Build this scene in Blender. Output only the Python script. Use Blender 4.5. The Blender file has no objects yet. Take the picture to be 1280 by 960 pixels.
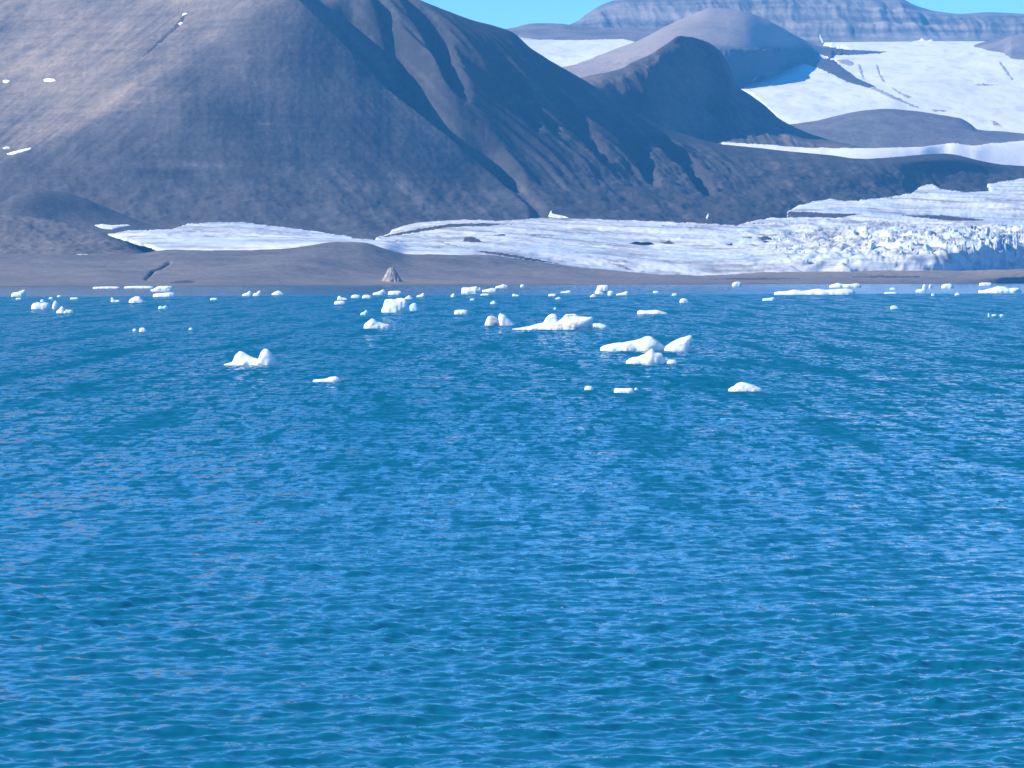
import bpy, math, random
import numpy as np

scene = bpy.context.scene
col = scene.collection
random.seed(7)

# ------------------------------------------------------------------ camera
F = 4554.0                      # focal length in photograph pixels (1280 wide)
CAM_Z = 15.0
HORIZON = 337.0
cam_data = bpy.data.cameras.new("camera")
cam = bpy.data.objects.new("camera", cam_data)
col.objects.link(cam)
cam.location = (0, 0, CAM_Z)
cam.rotation_euler = (math.radians(90), 0, 0)
cam_data.sensor_width = 36.0
cam_data.lens = 36.0 * F / 1280.0
cam_data.shift_y = -(480.0 - HORIZON) / 1280.0
cam_data.clip_start = 0.5
cam_data.clip_end = 40000
scene.camera = cam

# ------------------------------------------------------------------ light
SUN_EL = math.radians(33)
SUN_AZ = math.radians(-100)     # from +Y towards +X
world = bpy.data.worlds.new("World")
scene.world = world
world.use_nodes = True
wn = world.node_tree
bg = wn.nodes["Background"]
sky = wn.nodes.new("ShaderNodeTexSky")
sky.sky_type = 'NISHITA'
sky.sun_disc = False
sky.sun_elevation = SUN_EL
sky.sun_rotation = SUN_AZ
sky.altitude = 0
sky.air_density = 0.5
sky.dust_density = 0.0
sky.ozone_density = 3.0
hs = wn.nodes.new("ShaderNodeHueSaturation")
hs.inputs["Saturation"].default_value = 1.28
hs.inputs["Hue"].default_value = 0.500
wn.links.new(sky.outputs[0], hs.inputs["Color"])
wn.links.new(hs.outputs[0], bg.inputs["Color"])
bg.inputs["Strength"].default_value = 0.15

sd = bpy.data.lights.new("sun", 'SUN')
sd.energy = 4.6
sd.angle = math.radians(0.53)
sd.color = (1.0, 0.92, 0.80)
sun = bpy.data.objects.new("sun", sd)
col.objects.link(sun)
sv = (math.sin(SUN_AZ) * math.cos(SUN_EL), math.cos(SUN_AZ) * math.cos(SUN_EL), math.sin(SUN_EL))
sun.rotation_euler = (math.pi / 2 - SUN_EL, 0, math.atan2(sv[1], sv[0]) + math.pi / 2)
sun.location = (-2000, -400, 1500)

scene.view_settings.view_transform = 'Standard'
scene.view_settings.look = 'None'
scene.view_settings.gamma = 1
scene.view_settings.exposure = 0.9
scene.cycles.max_bounces = 6
scene.cycles.diffuse_bounces = 2
scene.cycles.glossy_bounces = 3
scene.cycles.volume_bounces = 1
scene.cycles.caustics_reflective = False
scene.cycles.caustics_refractive = False

HAZE_DENSITY = 5.0e-5
HAZE_COLOR = (0.11, 0.49, 1.0)

# ------------------------------------------------------------------ helpers
def tag(o, label=None, category=None, group=None, kind=None):
    if label: o["label"] = label
    if category: o["category"] = category
    if group: o["group"] = group
    if kind: o["kind"] = kind
    return o

def pchip(x, y, xi):
    """monotone cubic through (x, y) evaluated at xi (1-D)"""
    x = np.asarray(x, float); y = np.asarray(y, float)
    h = np.diff(x); d = np.diff(y) / h
    m = np.zeros_like(y)
    for k in range(1, len(x) - 1):
        if d[k - 1] * d[k] > 0:
            w1 = 2 * h[k] + h[k - 1]; w2 = h[k] + 2 * h[k - 1]
            m[k] = (w1 + w2) / (w1 / d[k - 1] + w2 / d[k])
    m[0] = d[0]; m[-1] = d[-1]
    xi = np.clip(xi, x[0], x[-1])
    i = np.clip(np.searchsorted(x, xi) - 1, 0, len(x) - 2)
    t = (xi - x[i]) / h[i]
    return ((2*t**3 - 3*t**2 + 1) * y[i] + (t**3 - 2*t**2 + t) * h[i] * m[i]
            + (-2*t**3 + 3*t**2) * y[i + 1] + (t**3 - t**2) * h[i] * m[i + 1])

def smooth(a, b, x):
    t = np.clip((x - a) / (b - a), 0, 1)
    return t * t * (3 - 2 * t)

def _hash(ix, iy, seed):
    n = (ix.astype(np.int64) * 374761393 + iy.astype(np.int64) * 668265263 + seed * 974634541) & 0x7fffffff
    n = ((n ^ (n >> 13)) * 1274126177) & 0x7fffffff
    return ((n ^ (n >> 16)) & 0xffff) / 65535.0 * 2 * math.pi

def noise(x, y, seed=0):
    """2-D gradient noise, about -0.7..0.7"""
    x0 = np.floor(x); y0 = np.floor(y)
    fx = x - x0; fy = y - y0
    def g(ox, oy):
        a = _hash(x0 + ox, y0 + oy, seed)
        return np.cos(a) * (fx - ox) + np.sin(a) * (fy - oy)
    u = fx*fx*fx*(fx*(fx*6 - 15) + 10); v = fy*fy*fy*(fy*(fy*6 - 15) + 10)
    return ((g(0,0)*(1-u) + g(1,0)*u) * (1-v) + (g(0,1)*(1-u) + g(1,1)*u) * v)

def fbm(x, y, octaves=4, seed=0, gain=0.5, ridged=False):
    s = 0; a = 1.0
    for k in range(octaves):
        n = noise(x, y, seed + 17 * k)
        if ridged: n = 0.5 - np.abs(n) * 1.6
        s = s + a * n
        a *= gain
        x = x * 2.03 + 11.3; y = y * 2.03 + 5.7
    return s

def poly_sd(poly, x, y):
    """signed distance to a polygon, positive inside"""
    p = np.asarray(poly, float)
    best = np.full(x.shape, 1e9); inside = np.zeros(x.shape, bool)
    for k in range(len(p)):
        ax, ay = p[k - 1]; bx, by = p[k]
        dx, dy = bx - ax, by - ay
        t = np.clip(((x - ax) * dx + (y - ay) * dy) / (dx*dx + dy*dy + 1e-12), 0, 1)
        best = np.minimum(best, np.hypot(x - ax - t*dx, y - ay - t*dy))
        c = ((ay > y) != (by > y))
        inside ^= c & (x < (bx - ax) * (y - ay) / ((by - ay) if by != ay else 1e-9) + ax)
    return np.where(inside, best, -best)

def mesh_from(name, verts, faces, mat, smooth_shade=True, parent=None):
    me = bpy.data.meshes.new(name)
    verts = np.ascontiguousarray(verts, np.float32); faces = np.ascontiguousarray(faces, np.int32)
    nv, nf, k = len(verts), len(faces), faces.shape[1]
    me.vertices.add(nv); me.vertices.foreach_set("co", verts.ravel())
    me.loops.add(nf * k); me.loops.foreach_set("vertex_index", faces.ravel())
    me.polygons.add(nf)
    me.polygons.foreach_set("loop_start", np.arange(0, nf * k, k, dtype=np.int32))
    me.polygons.foreach_set("use_smooth", np.full(nf, smooth_shade, bool))
    me.update(calc_edges=True)
    me.validate()
    me.materials.append(mat)
    o = bpy.data.objects.new(name, me)
    col.objects.link(o)
    if parent: o.parent = parent
    return o

def add_attr(o, name, values):
    a = o.data.attributes.new(name, 'FLOAT', 'POINT')
    a.data.foreach_set("value", np.ascontiguousarray(values, np.float32).ravel())

def grid_faces(nr, nc):
    i = np.arange(nr * nc).reshape(nr, nc)
    return np.stack([i[:-1, :-1], i[:-1, 1:], i[1:, 1:], i[1:, :-1]], -1).reshape(-1, 4)

class Land:
    """A stretch of terrain lofted over rows of surveyed points.
    Each row: [(bearing, elevation reading, distance), ...]; rows run from near to far."""
    def __init__(self, rows, b0, b1, step, nseg, disp=None, back=(400, 150)):
        b = np.arange(b0, b1 + step * 0.5, step)
        Yk, Zk = [], []
        for r in rows:
            r = np.array(r, float)
            py = pchip(r[:, 0], r[:, 1], b); Y = pchip(r[:, 0], r[:, 2], b)
            Yk.append(Y); Zk.append(CAM_Z + (HORIZON - py) / F * Y)
        Yk.append(Yk[-1] + back[0]); Zk.append(Zk[-1] - back[1])
        Yk = np.array(Yk); Zk = np.array(Zk)
        for k in range(1, len(Yk)):
            Yk[k] = np.maximum(Yk[k], Yk[k - 1] + 4)
        n = len(Yk)
        h = np.diff(Yk, axis=0); d = np.diff(Zk, axis=0) / h
        m = np.zeros_like(Zk)
        for k in range(1, n - 1):
            w1 = 2 * h[k] + h[k - 1]; w2 = h[k] + 2 * h[k - 1]
            ok = d[k - 1] * d[k] > 0
            with np.errstate(all='ignore'):
                v = (w1 + w2) / (w1 / d[k - 1] + w2 / d[k])
            m[k] = np.where(ok, v, 0)
        m[0] = d[0]; m[-1] = d[-1]
        if isinstance(nseg, int): nseg = [nseg] * (n - 2)
        nseg = list(nseg) + [8]
        Ys, Zs = [], []
        for k in range(n - 1):
            tt = np.linspace(0, 1, nseg[k], endpoint=False)
            if k == n - 2: tt = np.linspace(0, 1, nseg[k])
            for t in tt:
                Ys.append(Yk[k] + t * h[k])
                Zs.append((2*t**3 - 3*t**2 + 1) * Zk[k] + (t**3 - 2*t**2 + t) * h[k] * m[k]
                          + (-2*t**3 + 3*t**2) * Zk[k + 1] + (t**3 - t**2) * h[k] * m[k + 1])
        self.Y = np.array(Ys); self.Z = np.array(Zs)
        self.b = b
        self.B = np.broadcast_to(b, self.Y.shape)
        self.X = (self.B - 640.0) / F * self.Y
        if disp is not None:
            self.Z = self.Z + disp(self)
        self.E = HORIZON - (self.Z - CAM_Z) * F / self.Y

    @property
    def E0(self):
        return HORIZON - (self.Z - CAM_Z) * F / self.Y

    def build(self, name, mat, poly=None, edge=0.0, edge_scale=9.0, seed=0, attrs=None, sink=6.0):
        nr, nc = self.Y.shape
        V = np.stack([self.X, self.Y, self.Z], -1).reshape(-1, 3)
        f = grid_faces(nr, nc)
        if poly is not None:
            s = poly_sd(poly, self.B, self.E)
            if edge: s = s + edge * fbm(self.B / edge_scale, self.E / (edge_scale * 0.4), 3, seed)
            ins = (s > 0).ravel()
            rim = (s < 1.0).ravel()
            # the rim of the sheet bends down into the rock below it
            near = np.clip(s.ravel(), -3, 1.0)
            V[:, 2] += np.where(near < 0.6, -sink, 0.0) * (ins == False)
            keep = ins[f].any(1)
            f = f[keep]
            used = np.unique(f)
            remap = np.full(len(V), -1); remap[used] = np.arange(len(used))
            V = V[used]; f = remap[f]
        else:
            used = np.arange(len(V))
        o = mesh_from(name, V, f, mat)
        for k, a in (attrs or {}).items():
            add_attr(o, k, a.ravel()[used])
        return o

    def hit(self, bx, by):
        """ground distance seen at given bearing / elevation readings (arrays)"""
        out = np.zeros(bx.shape)
        for i in range(bx.size):
            c = np.clip((bx.flat[i] - self.b[0]) / (self.b[1] - self.b[0]), 0, len(self.b) - 1.001)
            k = int(c); t = c - k
            e = self.E[:, k] * (1 - t) + self.E[:, k + 1] * t
            y = self.Y[:, k] * (1 - t) + self.Y[:, k + 1] * t
            rm = np.minimum.accumulate(e)
            first = np.argmax(rm <= by.flat[i])
            if rm[-1] > by.flat[i]: first = len(e) - 1
            j = max(first, 1)
            den = e[j - 1] - e[j]
            u = 0.5 if abs(den) < 1e-6 else np.clip((e[j - 1] - by.flat[i]) / den, 0, 1)
            out.flat[i] = y[j - 1] + u * (y[j] - y[j - 1])
        return out

    def drape(self, name, poly, mat, thick=1.0, res=(1.0, 0.5), edge=0.5, seed=0, parent=None, bury=1.5):
        """a thin lens of snow or debris lying on this ground inside an outline"""
        p = np.array(poly, float)
        m = 2
        xs = np.arange(p[:, 0].min() - m, p[:, 0].max() + m, res[0])
        ys = np.arange(p[:, 1].max() + m, p[:, 1].min() - m, -res[1])
        gx, gy = np.meshgrid(xs, ys)
        Y = self.hit(gx, gy)
        s = poly_sd(poly, gx, gy) + edge * fbm(gx / 5.0, gy / 2.0, 3, seed)
        X = (gx - 640) / F * Y
        Z = CAM_Z + (HORIZON - gy) / F * Y
        Z = Z + np.where(s > 0, 0.25 * thick + thick * smooth(0, 2.5, s), -bury)
        V = np.stack([X, Y, Z], -1).reshape(-1, 3)
        f = grid_faces(*gx.shape)
        ins = (s > 0).ravel()
        f = f[ins[f].any(1)]
        used = np.unique(f)
        remap = np.full(len(V), -1); remap[used] = np.arange(len(used))
        return mesh_from(name, V[used], remap[f], mat, parent=parent)

def on_water(px, py):
    Y = CAM_Z * F / (py - HORIZON)
    return (px - 640) / F * Y, Y

# ------------------------------------------------------------------ materials
def new_mat(name):
    m = bpy.data.materials.new(name)
    m.use_nodes = True
    return m, m.node_tree.nodes, m.node_tree.links, m.node_tree.nodes["Principled BSDF"]

def ramp(N, stops):
    r = N.new("ShaderNodeValToRGB")
    e = r.color_ramp.elements
    e[0].position, e[0].color = stops[0][0], (*stops[0][1], 1)
    e[1].position, e[1].color = stops[-1][0], (*stops[-1][1], 1)
    for p, c in stops[1:-1]:
        q = e.new(p); q.color = (*c, 1)
    return r

def tex_noise(N, L, coord, scale, detail=6, rough=0.6, stretch=None):
    t = N.new("ShaderNodeTexNoise")
    t.inputs["Scale"].default_value = scale
    t.inputs["Detail"].default_value = detail
    t.inputs["Roughness"].default_value = rough
    if stretch:
        mp = N.new("ShaderNodeMapping")
        mp.inputs["Scale"].default_value = stretch
        L.new(coord, mp.inputs["Vector"]); L.new(mp.outputs[0], t.inputs["Vector"])
    else:
        L.new(coord, t.inputs["Vector"])
    return t

def mixc(N, L, fac, a, b):
    m = N.new("ShaderNodeMix"); m.data_type = 'RGBA'
    if hasattr(fac, "is_output"): L.new(fac, m.inputs[0])
    else: m.inputs[0].default_value = fac
    for k, v in ((6, a), (7, b)):
        if hasattr(v, "is_output"): L.new(v, m.inputs[k])
        else: m.inputs[k].default_value = (*v, 1)
    return m.outputs[2]

def rock_mat(name, dark, mid, light, scale=0.012, bump=1.5, tone=False):
    m, N, L, B = new_mat(name)
    co = N.new("ShaderNodeTexCoord").outputs["Object"]
    n1 = tex_noise(N, L, co, scale, 8, 0.65)
    r = ramp(N, [(0.28, dark), (0.5, mid), (0.76, light)])
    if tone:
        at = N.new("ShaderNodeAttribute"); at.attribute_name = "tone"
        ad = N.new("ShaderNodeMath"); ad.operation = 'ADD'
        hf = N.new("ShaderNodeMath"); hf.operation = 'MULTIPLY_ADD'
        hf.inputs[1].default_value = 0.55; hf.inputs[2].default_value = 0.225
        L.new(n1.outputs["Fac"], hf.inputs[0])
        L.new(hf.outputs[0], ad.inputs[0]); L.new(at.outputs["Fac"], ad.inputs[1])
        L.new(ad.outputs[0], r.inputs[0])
    else:
        L.new(n1.outputs["Fac"], r.inputs[0])
    n2 = tex_noise(N, L, co, 0.16, 5, 0.7)
    rr = ramp(N, [(0.3, (0.72, 0.72, 0.72)), (0.7, (1.2, 1.2, 1.2))])
    L.new(n2.outputs["Fac"], rr.inputs[0])
    mm = N.new("ShaderNodeMix"); mm.data_type = 'RGBA'; mm.blend_type = 'MULTIPLY'
    mm.inputs[0].default_value = 1
    L.new(r.outputs[0], mm.inputs[6]); L.new(rr.outputs[0], mm.inputs[7])
    L.new(mm.outputs[2], B.inputs["Base Color"])
    B.inputs["Roughness"].default_value = 0.95
    B.inputs["Specular IOR Level"].default_value = 0.15
    bp = N.new("ShaderNodeBump"); bp.inputs["Strength"].default_value = 0.7
    bp.inputs["Distance"].default_value = bump
    n3 = tex_noise(N, L, co, 0.09, 6, 0.7)
    L.new(n3.outputs["Fac"], bp.inputs["Height"]); L.new(bp.outputs[0], B.inputs["Normal"])
    return m

M = {}
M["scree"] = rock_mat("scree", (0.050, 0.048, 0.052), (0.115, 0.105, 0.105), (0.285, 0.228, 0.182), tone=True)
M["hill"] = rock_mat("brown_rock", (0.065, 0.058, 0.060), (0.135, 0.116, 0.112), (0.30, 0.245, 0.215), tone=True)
M["moraine"] = rock_mat("moraine", (0.09, 0.080, 0.080), (0.135, 0.120, 0.118), (0.20, 0.175, 0.165), 0.02)
M["dark_moraine"] = rock_mat("dark_moraine", (0.068, 0.066, 0.070), (0.092, 0.088, 0.092), (0.130, 0.120, 0.120), 0.02)
M["shore"] = rock_mat("beach_gravel", (0.105, 0.098, 0.102), (0.165, 0.152, 0.152), (0.25, 0.195, 0.16), 0.014, 0.6, tone=True)
M["cliff"] = rock_mat("layered_cliff", (0.085, 0.080, 0.080), (0.150, 0.135, 0.125), (0.290, 0.250, 0.215), 0.01, 3, tone=True)
M["debris"] = rock_mat("debris", (0.045, 0.040, 0.045), (0.075, 0.065, 0.072), (0.115, 0.098, 0.100), 0.05, 0.5)
M["ice_dirt"] = rock_mat("dirt_on_ice", (0.20, 0.195, 0.20), (0.32, 0.31, 0.32), (0.48, 0.47, 0.47), 0.05, 0.4)
M["pale_rock"] = rock_mat("pale_rock", (0.20, 0.17, 0.14), (0.34, 0.29, 0.25), (0.46, 0.41, 0.36), 0.15, 0.6)

def ice_mat(name, base, deep, dirt, dirt_lo, dirt_hi, stretch, scale=0.02):
    m, N, L, B = new_mat(name)
    co = N.new("ShaderNodeTexCoord").outputs["Object"]
    n1 = tex_noise(N, L, co, scale, 6, 0.62, stretch)
    n2 = tex_noise(N, L, co, scale * 2.3, 6, 0.6, stretch)
    r1 = ramp(N, [(0.38, (0, 0, 0)), (0.62, (1, 1, 1))])
    L.new(n1.outputs["Fac"], r1.inputs[0])
    c1 = mixc(N, L, r1.outputs[0], deep, base)
    r2 = ramp(N, [(dirt_lo, (0, 0, 0)), (dirt_hi, (1, 1, 1))])
    L.new(n2.outputs["Fac"], r2.inputs[0])
    c2 = mixc(N, L, r2.outputs[0], c1, dirt)
    L.new(c2, B.inputs["Base Color"])
    B.inputs["Roughness"].default_value = 0.75
    B.inputs["Specular IOR Level"].default_value = 0.25
    bp = N.new("ShaderNodeBump"); bp.inputs["Strength"].default_value = 0.6
    bp.inputs["Distance"].default_value = 1.0
    n3 = tex_noise(N, L, co, 0.07, 6, 0.7, stretch)
    L.new(n3.outputs["Fac"], bp.inputs["Height"]); L.new(bp.outputs[0], B.inputs["Normal"])
    return m

M["glacier"] = ice_mat("glacier_ice", (0.74, 0.735, 0.72), (0.46, 0.55, 0.64), (0.24, 0.23, 0.24), 0.455, 0.69, (0.22, 1.0, 1.6))
M["snowfield"] = ice_mat("glacier_snow", (0.76, 0.755, 0.74), (0.66, 0.67, 0.68), (0.46, 0.445, 0.44), 0.53, 0.78, (1.0, 0.35, 1.0), 0.012)
M["snow"] = ice_mat("old_snow", (0.86, 0.87, 0.88), (0.80, 0.83, 0.86), (0.6, 0.58, 0.57), 0.8, 0.95, (1, 1, 1), 0.05)

def berg_mat(name, white, blue, lo, hi, dirt=None):
    m, N, L, B = new_mat(name)
    co = N.new("ShaderNodeTexCoord").outputs["Object"]
    n1 = tex_noise(N, L, co, 0.55, 5, 0.6)
    r1 = ramp(N, [(lo, blue), (hi, white)])
    L.new(n1.outputs["Fac"], r1.inputs[0])
    c = r1.outputs[0]
    if dirt:
        n2 = tex_noise(N, L, co, 0.42, 6, 0.65, (0.6, 1, 1.8))
        r2 = ramp(N, [(0.50, (0, 0, 0)), (0.68, (1, 1, 1))])
        L.new(n2.outputs["Fac"], r2.inputs[0])
        c = mixc(N, L, r2.outputs[0], c, dirt)
    L.new(c, B.inputs["Base Color"])
    B.inputs["Roughness"].default_value = 0.45
    B.inputs["Specular IOR Level"].default_value = 0.4
    B.inputs["IOR"].default_value = 1.31
    B.inputs["Subsurface Weight"].default_value = 0.75
    B.inputs["Subsurface Scale"].default_value = 1.0
    B.inputs["Subsurface Radius"].default_value = (1.5, 1.7, 1.9)
    bp = N.new("ShaderNodeBump"); bp.inputs["Strength"].default_value = 0.5
    bp.inputs["Distance"].default_value = 0.15
    n3 = tex_noise(N, L, co, 2.2, 5, 0.65)
    L.new(n3.outputs["Fac"], bp.inputs["Height"]); L.new(bp.outputs[0], B.inputs["Normal"])
    return m

M["white_ice"] = berg_mat("white_ice", (0.83, 0.845, 0.85), (0.70, 0.79, 0.84), 0.35, 0.55)
M["pale_ice"] = berg_mat("pale_blue_ice", (0.80, 0.87, 0.90), (0.58, 0.76, 0.86), 0.35, 0.65)
M["blue_ice"] = berg_mat("clear_blue_ice", (0.62, 0.79, 0.86), (0.44, 0.68, 0.80), 0.35, 0.65)
M["dirty_ice"] = berg_mat("dirty_ice", (0.83, 0.84, 0.845), (0.70, 0.78, 0.82), 0.35, 0.55, (0.36, 0.28, 0.26))
M["grey_ice"] = berg_mat("grey_ice", (0.70, 0.70, 0.71), (0.46, 0.46, 0.50), 0.35, 0.6, (0.30, 0.27, 0.27))

def water_mat():
    m, N, L, B = new_mat("sea_water")
    geo = N.new("ShaderNodeNewGeometry")
    pos = geo.outputs["Position"]
    sep = N.new("ShaderNodeSeparateXYZ"); L.new(pos, sep.inputs[0])
    # milky melt water lies calm along the shore
    nz = tex_noise(N, L, pos, 0.0016, 4, 0.6, (0.4, 1.6, 1))
    ad = N.new("ShaderNodeMath"); ad.operation = 'MULTIPLY_ADD'
    ad.inputs[1].default_value = 260.0
    L.new(nz.outputs["Fac"], ad.inputs[0]); L.new(sep.outputs["Y"], ad.inputs[2])
    xs = N.new("ShaderNodeMath"); xs.operation = 'MULTIPLY_ADD'; xs.inputs[1].default_value = -0.42
    L.new(sep.outputs["X"], xs.inputs[0]); L.new(ad.outputs[0], xs.inputs[2])
    mr = N.new("ShaderNodeMapRange"); mr.interpolation_type = 'SMOOTHSTEP'
    mr.inputs["From Min"].default_value = 2180; mr.inputs["From Max"].default_value = 2330
    L.new(xs.outputs[0], mr.inputs["Value"])
    calm = mr.outputs["Result"]
    c = mixc(N, L, calm, (0.002, 0.110, 0.185), (0.02, 0.11, 0.185))
    L.new(c, B.inputs["Base Color"])
    B.inputs["Roughness"].default_value = 0.035
    B.inputs["IOR"].default_value = 1.33
    def vmath(op, a, b):
        v = N.new("ShaderNodeVectorMath"); v.operation = op
        for k, q in enumerate((a, b)):
            if q is None: continue
            if hasattr(q, "is_output"): L.new(q, v.inputs[k])
            else: v.inputs[k].default_value = q
        return v.outputs[0]
    n1 = tex_noise(N, L, pos, 2.6, 3, 0.6, (0.5, 1.0, 1))
    n2 = tex_noise(N, L, pos, 0.5, 4, 0.6, (0.45, 1.0, 1))
    n3 = tex_noise(N, L, pos, 1.1, 3, 0.6, (1.0, 0.28, 1))
    n4 = tex_noise(N, L, pos, 0.48, 3, 0.6, (1.0, 0.13, 1))
    n5 = tex_noise(N, L, pos, 0.12, 3, 0.6, (1.0, 0.08, 1))
    w1 = vmath('MULTIPLY', vmath('SUBTRACT', n1.outputs["Color"], (0.5, 0.5, 0.5)), (0.30, 0.50, 0))
    w2 = vmath('MULTIPLY', vmath('SUBTRACT', n2.outputs["Color"], (0.5, 0.5, 0.5)), (0.40, 0.80, 0))
    # long gentle backs, short steep fronts
    def fronts(n, lo, hi, k):
        r = N.new("ShaderNodeMapRange"); r.interpolation_type = 'SMOOTHSTEP'
        L.new(n.outputs["Fac"], r.inputs["Value"])
        r.inputs["From Min"].default_value = lo; r.inputs["From Max"].default_value = hi
        r.inputs["To Min"].default_value = 0.0; r.inputs["To Max"].default_value = -k
        return r.outputs[0]
    def add(a, b):
        q = N.new("ShaderNodeMath"); q.operation = 'ADD'; L.new(a, q.inputs[0]); L.new(b, q.inputs[1]); return q.outputs[0]
    fy = add(add(fronts(n3, 0.48, 0.68, 0.42), fronts(n4, 0.50, 0.68, 0.34)), fronts(n5, 0.46, 0.70, 0.20))
    cx = N.new("ShaderNodeCombineXYZ"); L.new(fy, cx.inputs["Y"])
    w3 = cx.outputs[0]
    # beyond the resolved waves the swell only lives in the normal
    far = N.new("ShaderNodeMapRange"); L.new(sep.outputs["Y"], far.inputs["Value"])
    far.inputs["From Min"].default_value = 90; far.inputs["From Max"].default_value = 480
    f2 = N.new("ShaderNodeMapRange"); L.new(calm, f2.inputs["Value"])
    f2.inputs["To Min"].default_value = 1.0; f2.inputs["To Max"].default_value = 0.22
    amp = N.new("ShaderNodeMath"); amp.operation = 'MULTIPLY'
    L.new(far.outputs[0], amp.inputs[0]); L.new(f2.outputs[0], amp.inputs[1])
    def scaled(v, k):
        c = N.new("ShaderNodeVectorMath"); c.operation = 'SCALE'
        L.new(v, c.inputs[0]); L.new(k, c.inputs["Scale"]); return c.outputs[0]
    skew = vmath('ADD', vmath('ADD', w2, w3), (0, -0.07, 0))
    tot = vmath('ADD', scaled(skew, amp.outputs[0]), scaled(w1, f2.outputs[0]))
    nn = vmath('NORMALIZE', vmath('ADD', geo.outputs["Normal"], tot), None)
    L.new(nn, B.inputs["Normal"])
    return m
M["water"] = water_mat()

# ------------------------------------------------------------------ sea
def build_water():
    # polar sheet round the ship: fine where it is near and in view, coarse elsewhere
    half = math.radians(8.6)
    fine = np.linspace(-half, half, 1000)
    side = half + (np.linspace(0, 1, 40)[1:] ** 2) * (math.radians(86) - half)
    ang = np.concatenate([-side[::-1], fine, side])
    rows = [2.0, 20.0, 60.0]
    py = np.concatenate([np.arange(1000, 560, -1.05), np.arange(560, 400, -0.9), np.arange(400, 352, -0.8)])
    r = np.concatenate([rows, CAM_Z * F / (py - HORIZON), [4600, 5200, 6500]])
    A, R = np.meshgrid(ang, r)
    Y = R * np.cos(A); X = R * np.sin(A)
    dr = np.gradient(r)[:, None] * np.ones_like(A)
    rng = np.random.default_rng(5)
    Z = np.zeros_like(X); DX = np.zeros_like(X); DY = np.zeros_like(X)
    lam = np.exp(np.linspace(math.log(0.38), math.log(7.0), 96)) * rng.uniform(0.95, 1.05, 96)
    main = math.radians(-78)
    patch = 1.0 + 0.9 * fbm(X / 42.0, Y / 42.0, 3, 3)
    patch = np.clip(patch, 0.45, 1.6)
    for l in lam:
        th = main + rng.normal(0, 0.62)
        k = 2 * math.pi / l
        slope = 0.029 * (0.6 + 0.4 * math.exp(-((math.log(l / 1.3)) / 0.7) ** 2)) * (1.0 if l < 2 else (2 / l) ** 0.55)
        a = slope / k
        ph = rng.uniform(0, 2 * math.pi)
        w = 1.0 - smooth(0.35 * l, 0.9 * l, dr)         # drop what the sheet cannot resolve
        if l < 3: w = w * patch
        p = k * (X * math.cos(th) + Y * math.sin(th)) + ph
        Z += w * a * (np.cos(p) + 0.50 * np.sin(2 * p))
        q = 0.45
        DX -= w * q * a * math.cos(th) * np.sin(p)
        DY -= w * q * a * math.sin(th) * np.sin(p)
    V = np.stack([X + DX, Y + DY, Z], -1).reshape(-1, 3)
    o = mesh_from("water", V, grid_faces(*X.shape)[:, ::-1], M["water"])
    tag(o, kind="structure")
build_water()

# ------------------------------------------------------------------ shore
def dy_rows(pts):
    return pts
SHORE = [(-500, 359.6), (0, 359.0), (200, 358.3), (480, 357.0), (640, 356.3), (900, 355.6), (1280, 354.2), (1800, 353)]
shore_rows = [
    [(p, HORIZON + (CAM_Z + 4) * F / (CAM_Z * F / (e - HORIZON) - 60), CAM_Z * F / (e - HORIZON) - 60) for p, e in SHORE],
    [(p, e, CAM_Z * F / (e - HORIZON)) for p, e in SHORE],
    [(-500, 345, 3400), (0, 346, 3420), (120, 344, 3420), (200, 347, 3420), (330, 343, 3450), (480, 347, 3560), (640, 347, 3680), (900, 350, 3800), (1280, 347, 3960), (1800, 346, 4000)],
    [(-500, 331, 3580), (0, 332, 3600), (120, 331, 3590), (200, 333, 3580), (300, 329, 3600), (400, 320, 3640), (450, 320, 3680), (520, 333, 3720), (640, 335, 3790), (760, 342, 3850), (900, 347, 3870), (1280, 342, 4000), (1800, 340, 4050)],
    [(-500, 317, 3740), (0, 317, 3750), (160, 318, 3750), (210, 313, 3750), (300, 313, 3760), (360, 311, 3770), (420, 303, 3780), (450, 303, 3790), (480, 311, 3800), (510, 318, 3820), (545, 318, 3830), (600, 318, 3850), (640, 323, 3860), (700, 331, 3890), (760, 338, 3920), (820, 343, 3940), (870, 345, 3950), (920, 343, 3970), (1000, 340, 3990), (1100, 338.5, 4020), (1280, 336.5, 4040), (1800, 334, 4080)],
]
def shore_disp(s):
    w = smooth(0, 60, s.Z * 8)
    d = 2.0 * fbm(s.X / 90, s.Y / 60, 5, 21) * w + 0.5 * fbm(s.X / 14, s.Y / 14, 3, 22) * w
    # a meltwater channel cut into the plain
    line = [(212, 329), (203, 334), (192, 339), (186, 344), (183, 349)]
    e = s.E0
    best = np.full(s.Y.shape, 99.0)
    for k in range(1, len(line)):
        ax, ay = line[k - 1]; bx, by = line[k]
        t = np.clip(((s.B - ax) * (bx - ax) + (e - ay) * (by - ay)) / ((bx - ax) ** 2 + (by - ay) ** 2), 0, 1)
        best = np.minimum(best, np.hypot(s.B - ax - t * (bx - ax), 1.5 * (e - ay - t * (by - ay))))
    return d - 2.5 * np.exp(-(best / 2.0) ** 2)
shore = Land(shore_rows, -420, 1700, 2.2, [6, 26, 40, 46], shore_disp, back=(260, 6))
shore_tone = 0.10 * smooth(352, 349, shore.E) * smooth(500, 800, shore.B) * 0 + 0.20 * smooth(560, 900, shore.B) * smooth(3, 14, shore.Z) \
    + 0.10 * fbm(shore.X / 160, shore.Y / 25, 4, 31) - 0.16 * smooth(1.6, 0.4, shore.Z + 0.8 * fbm(shore.X / 30, shore.Y / 30, 2, 33)) + 0.14 * smooth(430, 480, shore.B) * smooth(700, 600, shore.B) * smooth(1.0, 2.5, shore.Z) * smooth(7, 4, shore.Z) - 0.10 * smooth(340, 316, shore.E)
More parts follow.
